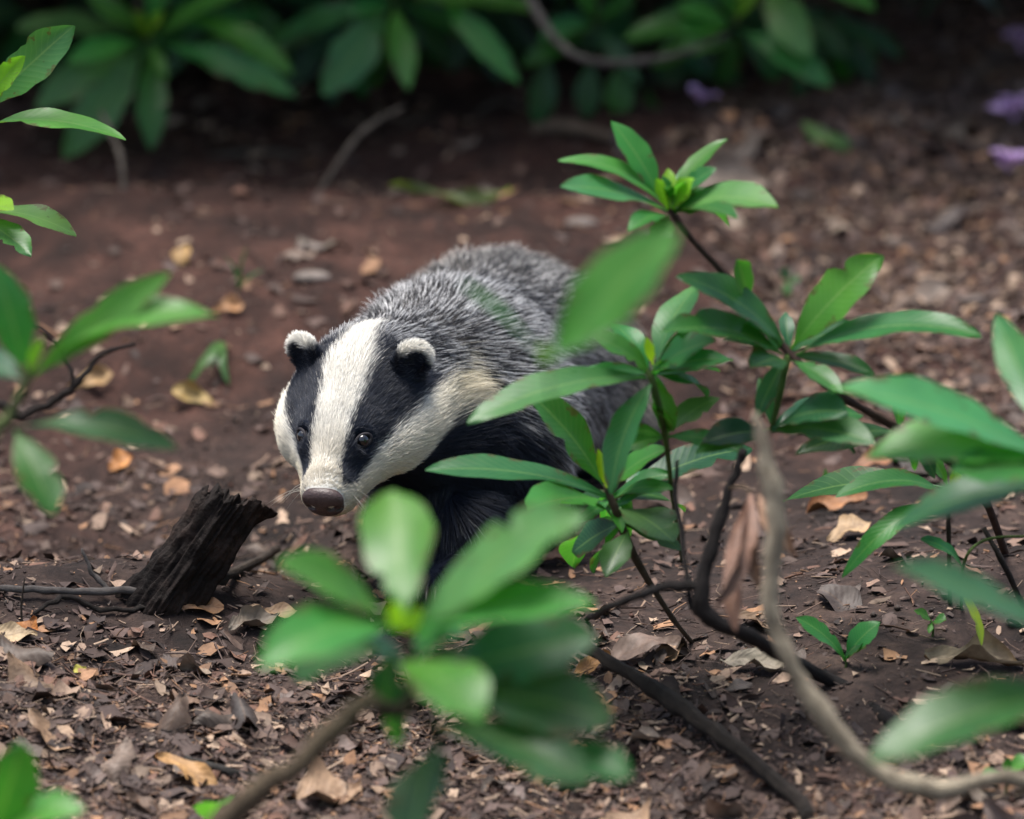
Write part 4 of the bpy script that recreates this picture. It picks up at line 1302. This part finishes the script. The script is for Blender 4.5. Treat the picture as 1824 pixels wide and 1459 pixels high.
branch_thing('twig', 'tiny upright dark twig at the left edge', [G(40, 1125), P(38, 1080, 5.86), P(44, 1030, 5.86)], [.0012, .0010, .0005], (0.06, 0.045, 0.035), 'twig', rough=0.1)
td = 5.55
branch_thing('twig', 'bare forked dark twig at left pointing at the badger',
    [on_ground(P(-80, 900, td)), P(-30, 775, td), P(40, 742, td), P(105, 708, td), P(140, 680, td), P(180, 632, td), P(242, 612, td)], [.003, .0034, .0034, .0032, .0030, .0022, .0012], (0.035, 0.026, 0.022), 'twig',
    extra=[([P(132, 688, td), P(118, 640, td), P(88, 598, td), P(52, 570, td)], [.0022, .0016, .0016, .0008])], rough=0.12, wob=.0008)
branch_thing('twig', 'thin dark twig leaning at the right edge', [G(1840, 1120), P(1790, 1010, 5.8), P(1752, 940, 5.8)], [.0030, .0026, .0018], (0.03, 0.024, 0.02), 'twig', rough=0.1)
branch_thing('twig', 'short dark twig lying below the curled pale leaf in mid foreground', [G(690, 1135, .003), G(745, 1118, .006), G(800, 1092, .003)], [.002, .0026, .0016], (0.05, 0.045, 0.038), 'twig', rough=0.15)
branch_thing('twig', 'grey twig lying beside the large orange leaf', [G(330, 1360, .004), G(400, 1385, .006), G(470, 1392, .003)], [.003, .0036, .002], (0.06, 0.055, 0.05), 'twig', rough=0.15)
branch_thing('twig', 'thin pale stick lying on soil right of the badger', [G(1310, 720, .004), G(1420, 715, .004), G(1500, 722, .003)], [.003, .003, .002], (0.17, 0.10, 0.075), 'twig', rough=0.12)
branch_thing('twig', 'pale stick under the top shrub', [G(950, 248, .01), G(1010, 245, .012), G(1090, 262, .01)], [.007, .008, .005], (0.20, 0.15, 0.11), 'twig', rough=0.12)

# ------------------------------------------------------------------ notable fallen leaves, stones, petals
def dry_geo(L, W, curl, seed, lobed=0.0, nu=13, nv=7):
    rr = random.Random(seed)
    a1, a2, a3 = rr.uniform(-1, 1), rr.uniform(0, 6.28), rr.uniform(0, 6.28)
    vs_, uv, fs = [], [], []
    for i in range(nu):
        u = i / (nu - 1)
        w = 0.5 * W * max(0.03, math.sin(math.pi * min(.999, (u * .94 + .03) ** 1.1))) ** .75
        w *= 1 + lobed * math.sin(u * 19 + a2)
        for j in range(nv):
            v = -1 + 2 * j / (nv - 1)
            ang = curl * v * (1 + 0.4 * math.sin(u * 4 + a3))
            r = w / max(abs(curl), .15)
            y = math.sin(ang) * r if abs(curl) > .15 else v * w
            z = (1 - math.cos(ang)) * r * (1 if curl > 0 else -1)
            x = (u - .5) * L
            z += L * (0.10 * a1 * (u - .5) ** 2 * 4 + 0.05 * math.sin(u * 7 + a2) + 0.06 * abs(v) * math.sin(u * 11 + a3 + v * 2)) + rr.uniform(-.035, .035) * W + W * .16 * float(vnoise(u * 5 + seed, v * 2.2 + seed, seed))
            vs_.append((x, y + .06 * W * math.sin(u * 5 + a2), z)); uv.append((u, v))
    for i in range(nu - 1):
        for j in range(nv - 1):
            q = i * nv + j; fs.append((q, q + 1, q + nv + 1, q + nv))
    V_ = np.array(vs_); V_[:, 2] -= np.percentile(V_[:, 2], 12)
    return V_, fs, uv

def ground_normal(x, y, e=.02):
    return unit([-(ground_h(x + e, y) - ground_h(x - e, y)) / (2 * e), -(ground_h(x, y + e) - ground_h(x, y - e)) / (2 * e), 1])

def gmatrix(p, rz, tilt=0, tz=0):
    n = Vector(ground_normal(p[0], p[1]))
    q = Vector((0, 0, 1)).rotation_difference(n)
    return Matrix.Translation(Vector(p)) @ q.to_matrix().to_4x4() @ Matrix.Rotation(tz, 4, 'X') @ Matrix.Rotation(rz, 4, 'Z') @ Matrix.Rotation(tilt, 4, 'Y')

def fallen(label, gp, L, W, rz, curl, color, seed, tilt=0, tx=0, lift=.003, lobed=0, green=False, name='fallen_leaf'):
    p = G(*gp, lift + .3 * W * abs(math.sin(tx)))
    V_, fs, uv = dry_geo(L, W, curl, seed, lobed)
    o = link(name, new_mesh(name, V_, fs, M_LEAF if green else M_DRY, uv), None, None, color)
    o.matrix_world = gmatrix(p, rz, tilt, -tx)
    return tag(o, label, 'leaf')

ORANGE = (0.42, 0.20, 0.065); TANL = (0.36, 0.235, 0.14); BEIGE = (0.34, 0.27, 0.19); RUST = (0.26, 0.10, 0.045); YEL = (0.45, 0.31, 0.10); DUST = (0.22, 0.155, 0.115)
fallen('long orange tan leaf lying on litter at lower left', (338, 1398), .080, .018, -0.75, .45, (0.52, 0.29, 0.11), 1, tx=-.35)
fallen('pale tan curled leaf at the bottom left of the dark hanging leaf', (585, 1432), .055, .046, .3, .9, (0.40, 0.26, 0.16), 2, tx=-.3, lobed=.12)
fallen('glossy orange brown leaf beside the dark branch and front sprig', (1056, 1196), .036, .022, .4, .9, (0.48, 0.24, 0.08), 3, tx=-.5)
fallen('curled shiny brown leaf on soil between right plants', (1490, 915), .060, .034, .35, 1.3, (0.34, 0.15, 0.055), 4, tx=-.6)
fallen('small toothed tan leaf below the curled brown leaf', (1512, 960), .045, .024, .35, .4, (0.42, 0.28, 0.15), 5, tx=-.4, lobed=.15)
fallen('orange leaf lying on the ridge in front of the stump', (345, 1092), .052, .022, .1, .6, (0.40, 0.21, 0.10), 6, tx=-.4)
fallen('tan leaf lying on the ridge left of the front sprig', (482, 1100), .045, .017, .2, .6, (0.40, 0.26, 0.15), 7, tx=-.2)
fallen('small bright orange leaf standing at the left edge of the ridge', (52, 1130), .026, .022, 1.0, .6, (0.48, 0.19, 0.05), 8, tilt=-.9)
fallen('cream leaf lying at the left edge of the ridge', (25, 1142), .04, .02, .1, .5, (0.46, 0.34, 0.20), 9, tx=-.4)
fallen('yellow curled leaf on the ground below the grass tuft', (345, 722), .042, .026, 2.7, 1.0, (0.46, 0.32, 0.11), 10, tx=-.6)
fallen('small orange leaf below the left blurred leaves', (216, 838), .026, .020, .2, .6, (0.55, 0.24, 0.07), 11, tx=-.6)
fallen('tan leaf lying under the bare forked twig', (160, 690), .045, .02, .4, .5, (0.42, 0.26, 0.11), 12, tx=-.6)
fallen('upright orange leaf on the bank above the grass tuft', (328, 470), .032, .018, 1.2, .5, (0.46, 0.28, 0.10), 13, tilt=-.8)
fallen('small orange leaf beside the grass tuft', (405, 560), .032, .018, .2, .5, (0.40, 0.20, 0.08), 14, tx=-.5)
fallen('long pale green leaf lying behind the badger', (805, 362), .125, .013, -.16, .25, (0.12, 0.155, 0.055), 15, tx=-.5, green=True)
fallen('green fallen leaf on the bank at upper right', (1470, 262), .06, .03, -.5, .4, (0.13, 0.26, 0.07), 16, tx=-.6, green=True)
fallen('pale leaf on the far bank left of the green fallen leaf', (1300, 345), .09, .04, .2, .8, (0.26, 0.20, 0.15), 17, tx=-.5)
fallen('broad crumpled brown leaf in the right foreground', (1150, 1178), .075, .045, .15, .7, (0.20, 0.135, 0.105), 18, tx=-.1, lobed=.1)
fallen('pale crumpled papery leaf beside the pale branch', (1340, 1195), .055, .036, -.3, 1.1, (0.38, 0.32, 0.24), 19, tx=-.2, lobed=.2)
fallen('pale ribbed curled leaf at right foreground', (1735, 1190), .085, .035, -.25, 1.5, (0.32, 0.24, 0.15), 20, tx=-.15, lobed=.15)
fallen('reddish brown leaf on soil behind the right plants', (1545, 848), .05, .022, .4, .7, (0.30, 0.13, 0.06), 21, tx=-.5)
fallen('brown folded leaf in front of the badger\'s paw', (1010, 1005), .045, .018, .25, .9, (0.30, 0.16, 0.09), 22, tx=-.5)
fallen('dark curled dry leaf on the ridge right of the stump', (450, 1120), .05, .026, .6, 1.2, (0.20, 0.16, 0.12), 23, tx=-.1, lobed=.2)
fallen('small yellow leaf on the left foreground soil', (142, 1202), .012, .009, .6, .5, (0.55, 0.50, 0.08), 24, tx=-.4)

# dead leaf hanging on the dark branch
hl = thing('hanging_dead_leaf', 'pinkish brown dead leaf hanging from the dark branch', 'leaf', P(1335, 880, 5.42))
for b, t, w, cc, nr in [((1335, 880, 5.40), (1272, 1085, 5.33), 44, (0.20, 0.105, 0.068), (.6, .2, .7)), ((1340, 890, 5.40), (1312, 1125, 5.34), 40, (0.24, 0.125, 0.08), (-.5, .2, .8)), ((1345, 890, 5.40), (1352, 1050, 5.36), 40, (0.18, 0.10, 0.06), (-.4, .2, .8)), ((1350, 880, 5.41), (1420, 990, 5.38), 48, (0.30, 0.17, 0.10), (-.4, .4, .8))]:
    l = plant_leaf(hl, b, t, w, 'mid', nr, .10, .9, .20, name='blade')
    l.data.materials[0] = M_DRY; l.color = (*cc, 1)
stem(hl, [P(1300, 870, 5.54), P(1325, 866, 5.46), P(1338, 884, 5.42)], [.0016, .0014, .0012], (0.12, 0.08, 0.05), 'stalk', rough=.05)

def stone(label, gp, r, seed):
    p = G(*gp)
    V_, Fc = sphere_geo(np.zeros(3), np.eye(3), np.array(r), 20, 12)
    V_ = V_ * (1 + .22 * vnoise(V_[:, 0] * 40 + seed, V_[:, 1] * 40 + V_[:, 2] * 30, seed))[:, None]
    o = link('stone', new_mesh('stone', V_, Fc, M_STONE), None, p + np.array([0, 0, r[2] * .2]))
    return tag(o, label, 'stone', 'stones on the bank')
stone('pale flat stone on the bank above the badger\'s shoulder', (557, 498), (.019, .015, .007), 3)
stone('dull pinkish stone above the pale flat stone', (552, 445), (.016, .014, .006), 5)
stone('small grey stone left of the arching branch tip', (1035, 402), (.018, .014, .007), 8)

def petal(label, gp, r, seed, lift):
    p = G(*gp, .004)
    t = thing('fallen_blossom', label, 'flower', p, 'purple blossoms on the bank')
    rr = random.Random(seed)
    for i in range(5):
        a = i * 1.256 + rr.uniform(-.2, .2)
        el = rr.uniform(.2, .9)
        ax = np.array([math.cos(a) * math.cos(el), math.sin(a) * math.cos(el), math.sin(el)])
        vs_, fs, uv = leaf_geo(r, r * .75, ax, (-ax[0] * .5, -ax[1] * .5, 1), .1, .3, .12, q=.6, nu=9, nv=5, rng=rr)
        link('petal', new_mesh('petal', vs_, fs, M_PETAL, uv), t, (0, 0, lift))
petal('purple blossom at the right edge, uppermost', (1822, 125), .032, 1, .018)
petal('purple blossom at the right edge, middle and brightest', (1803, 238), .034, 2, .012)
petal('purple blossom at the right edge, lowest', (1793, 325), .030, 3, .010)
petal('dim purple blossom under the top shrub', (1247, 205), .022, 4, .010)

# ------------------------------------------------------------------ leaf litter
DRY_VARIANTS = []
for i in range(14):
    L = random.uniform(.04, .075); W = L * random.uniform(.38, .6)
    V_, fs, uv = dry_geo(L, W, random.choice([-1, 1]) * random.uniform(.3, 1.3), 100 + i, random.choice([0, .1, .22]), 10, 5)
    DRY_VARIANTS.append(new_mesh('dead_leaf', V_, fs, M_DRY, uv))
LIT = [(0.20, 0.145, 0.11), (0.26, 0.19, 0.145), (0.15, 0.10, 0.078), (0.31, 0.24, 0.18), (0.11, 0.075, 0.06), (0.24, 0.15, 0.10), (0.35, 0.22, 0.13), (0.18, 0.13, 0.11)]
def litter_density(x, y):
    n = vnoise(x * 3 + 7, y * 3, 41) + .5
    f = .12 + 1.15 * np.clip(n, 0, 1) ** 1.4 * 1.3
    f *= 1 + 2.2 * sstep(-.02, -.30, y)
    f *= 1 + .35 * sstep(.15, .45, x) * sstep(.5, .9, y)
    f *= np.where((y > .45) & (x < .2), .3, 1)
    f *= np.where((x > .15) & (y < .25) & (y > -.3), .7, 1)
    return np.clip(f, 0.05, 3.6)
placed = 0
rl_ = random.Random(99)
while placed < 299:
    x, y = rl_.uniform(-.68, .68), rl_.uniform(-.72, 2.2)
    if abs(x) > .47 * (6 + y) / 6 + .12: continue
    if rl_.random() > float(litter_density(np.array(x), np.array(y))) / 3.2: continue
    p = np.array([x, y, float(ground_h(x, y)) + .002])
    if np.min(np.linalg.norm(p[:2] - np.array([pawL[:2], pawR[:2], hipL[:2], hipR[:2]]), axis=1)) < .06: continue
    o = link('dead_leaf', rl_.choice(DRY_VARIANTS), ground)
    sc = rl_.uniform(.45, 1.0)
    o.matrix_world = gmatrix(p, rl_.uniform(0, 6.28), rl_.gauss(0, .28), rl_.gauss(0, .28)) @ Matrix.Scale(sc, 4)
    cc = rl_.choice(LIT); f = rl_.uniform(.3, 1.15)
    o.color = (cc[0] * f, cc[1] * f, cc[2] * f, 1)
    placed += 1

def scatter(n, seed, ylo=-.95, yhi=2.35):
    rs = np.random.default_rng(seed)
    out = []
    tot = 0
    while tot < n:
        x = rs.uniform(-.8, .8, n); y = rs.uniform(ylo, yhi, n)
        d = litter_density(x, y) * np.where(np.abs(x) > .52 * (6 + y) / 6, .35, 1.0) * np.where((y > .6) & (x < .2), .6, 1)
        k = rs.random(n) < d / 3.2
        out.append(np.stack([x[k], y[k]], 1)); tot += k.sum()
    q = np.concatenate(out)[:n]
    return q[:, 0], q[:, 1], rs

def frames(x, y, rs, sigma):
    e = .015
    n = np.stack([-(ground_h(x + e, y) - ground_h(x - e, y)) / (2 * e), -(ground_h(x, y + e) - ground_h(x, y - e)) / (2 * e), np.ones(len(x))], 1)
    n = unit(unit(n) + rs.normal(0, sigma, (len(x), 3)))
    az = rs.uniform(0, 6.283, len(x))
    a = np.stack([np.cos(az), np.sin(az), np.zeros(len(x))], 1)
    a = unit(a - (a * n).sum(1, keepdims=True) * n)
    return a, np.cross(n, a), n

PAL = np.array([[.115, .080, .062], [.165, .118, .090], [.075, .050, .040], [.24, .185, .135], [.045, .032, .027], [.13, .075, .052], [.27, .165, .09], [.10, .075, .065], [.34, .275, .20], [.06, .043, .037], [.085, .06, .05], [.05, .035, .03]]) * np.array([1.14, 1.0, .96])
# leaf fragments
n = 62000
x, y, rs = scatter(n, 61)
a, b_, nn = frames(x, y, rs, .27)
size = .0014 + .0135 * rs.random(n) ** 3.6
c0 = np.stack([x, y, ground_h(x, y)], 1) + nn * (.0012 + size * .12)[:, None]
k = 8
asp = rs.uniform(.18, .75, n)
ring = []
cur = rs.normal(0, .9, n)
for i in range(k):
    t = 2 * math.pi * i / k
    r = size * rs.uniform(.5, 1.3, n)
    lx, ly = r * math.cos(t), r * math.sin(t) * asp
    ring.append(c0 + a * lx[:, None] + b_ * ly[:, None] + nn * (cur * ly ** 2 / size + rs.normal(0, .10, n) * size)[:, None])
Vf = np.stack([c0] + ring, 1)
tri = np.array([(0, 1 + i, 1 + (i + 1) % k) for i in range(k)])
Fa = (np.arange(n)[:, None, None] * (k + 1) + tri[None]).reshape(-1, 3)
colr = PAL[rs.integers(0, len(PAL), n)] * rs.uniform(.5, 1.4, (n, 1))
lf = link('leaf_litter', fast_mesh('leaf_litter', Vf.reshape(-1, 3), Fa, M_LITTER, color=np.repeat(colr, k + 1, axis=0), smooth=True))
lf['kind'] = 'stuff'; lf['label'] = 'brown crumbled leaf litter strewn over the forest floor'; lf['category'] = 'litter'
# soil crumbs
n = 28000
x, y, rs = scatter(n, 62)
a, b_, nn = frames(x, y, rs, .6)
size = .0008 + .0036 * rs.random(n) ** 3
c0 = np.stack([x, y, ground_h(x, y)], 1) + np.array([0, 0, 1]) * (size * .4)[:, None]
oct_ = np.array([(1, 0, 0), (-1, 0, 0), (0, 1, 0), (0, -1, 0), (0, 0, 1), (0, 0, -1)], float)
Vc = []
for q in oct_:
    r = size[:, None] * rs.uniform(.6, 1.3, (n, 1))
    Vc.append(c0 + (a * q[0] + b_ * q[1] + nn * q[2] * .8) * r)
Vc = np.stack(Vc, 1)
tri = np.array([(0, 2, 4), (2, 1, 4), (1, 3, 4), (3, 0, 4), (2, 0, 5), (1, 2, 5), (3, 1, 5), (0, 3, 5)])
Fa = (np.arange(n)[:, None, None] * 6 + tri[None]).reshape(-1, 3)
PC = np.array([[.11, .065, .05], [.15, .09, .07], [.07, .045, .035], [.19, .13, .10], [.14, .06, .04], [.26, .20, .16]])
colr = .62 * PC[rs.integers(0, len(PC), n)] * rs.uniform(.6, 1.25, (n, 1))
cr = link('soil_crumbs', fast_mesh('soil_crumbs', Vc.reshape(-1, 3), Fa, M_LITTER, color=np.repeat(colr, 6, axis=0)))
cr['kind'] = 'stuff'; cr['label'] = 'reddish brown soil crumbs scattered over the ground'; cr['category'] = 'soil'
# needles and twiglets
n = 30000
x, y, rs = scatter(n, 63)
a, b_, nn = frames(x, y, rs, .22)
ln = .006 + .030 * rs.random(n) ** 2.2
rd = np.where(rs.random(n) < .2, .0010, .00045) * rs.uniform(.7, 1.3, n)
c0 = np.stack([x, y, ground_h(x, y)], 1) + nn * (.002 + rs.random(n) * .003)[:, None]
bw_ = rs.normal(0, .12, n)
Vt = []
for i, s_ in enumerate((-.5, 0, .5)):
    cc = c0 + a * (ln * s_)[:, None] + b_ * (bw_ * ln * (1 if i == 1 else 0))[:, None]
    for t in range(3):
        an = t * 2.094
        Vt.append(cc + (b_ * math.cos(an) + nn * math.sin(an)) * rd[:, None])
Vt = np.stack(Vt, 1)
fq = []
for i in range(2):
    for t in range(3):
        fq.append((i * 3 + t, i * 3 + (t + 1) % 3, i * 3 + 3 + (t + 1) % 3, i * 3 + 3 + t))
Fa = (np.arange(n)[:, None, None] * 9 + np.array(fq)[None]).reshape(-1, 4)
colr = PAL[rs.integers(0, len(PAL), n)] * rs.uniform(.6, 1.3, (n, 1))
tw = link('twig_litter', fast_mesh('twig_litter', Vt.reshape(-1, 3), Fa, M_LITTER, color=np.repeat(colr, 9, axis=0)))
tw['kind'] = 'stuff'; tw['label'] = 'thin broken twiglets and needles strewn over the ground'; tw['category'] = 'litter'
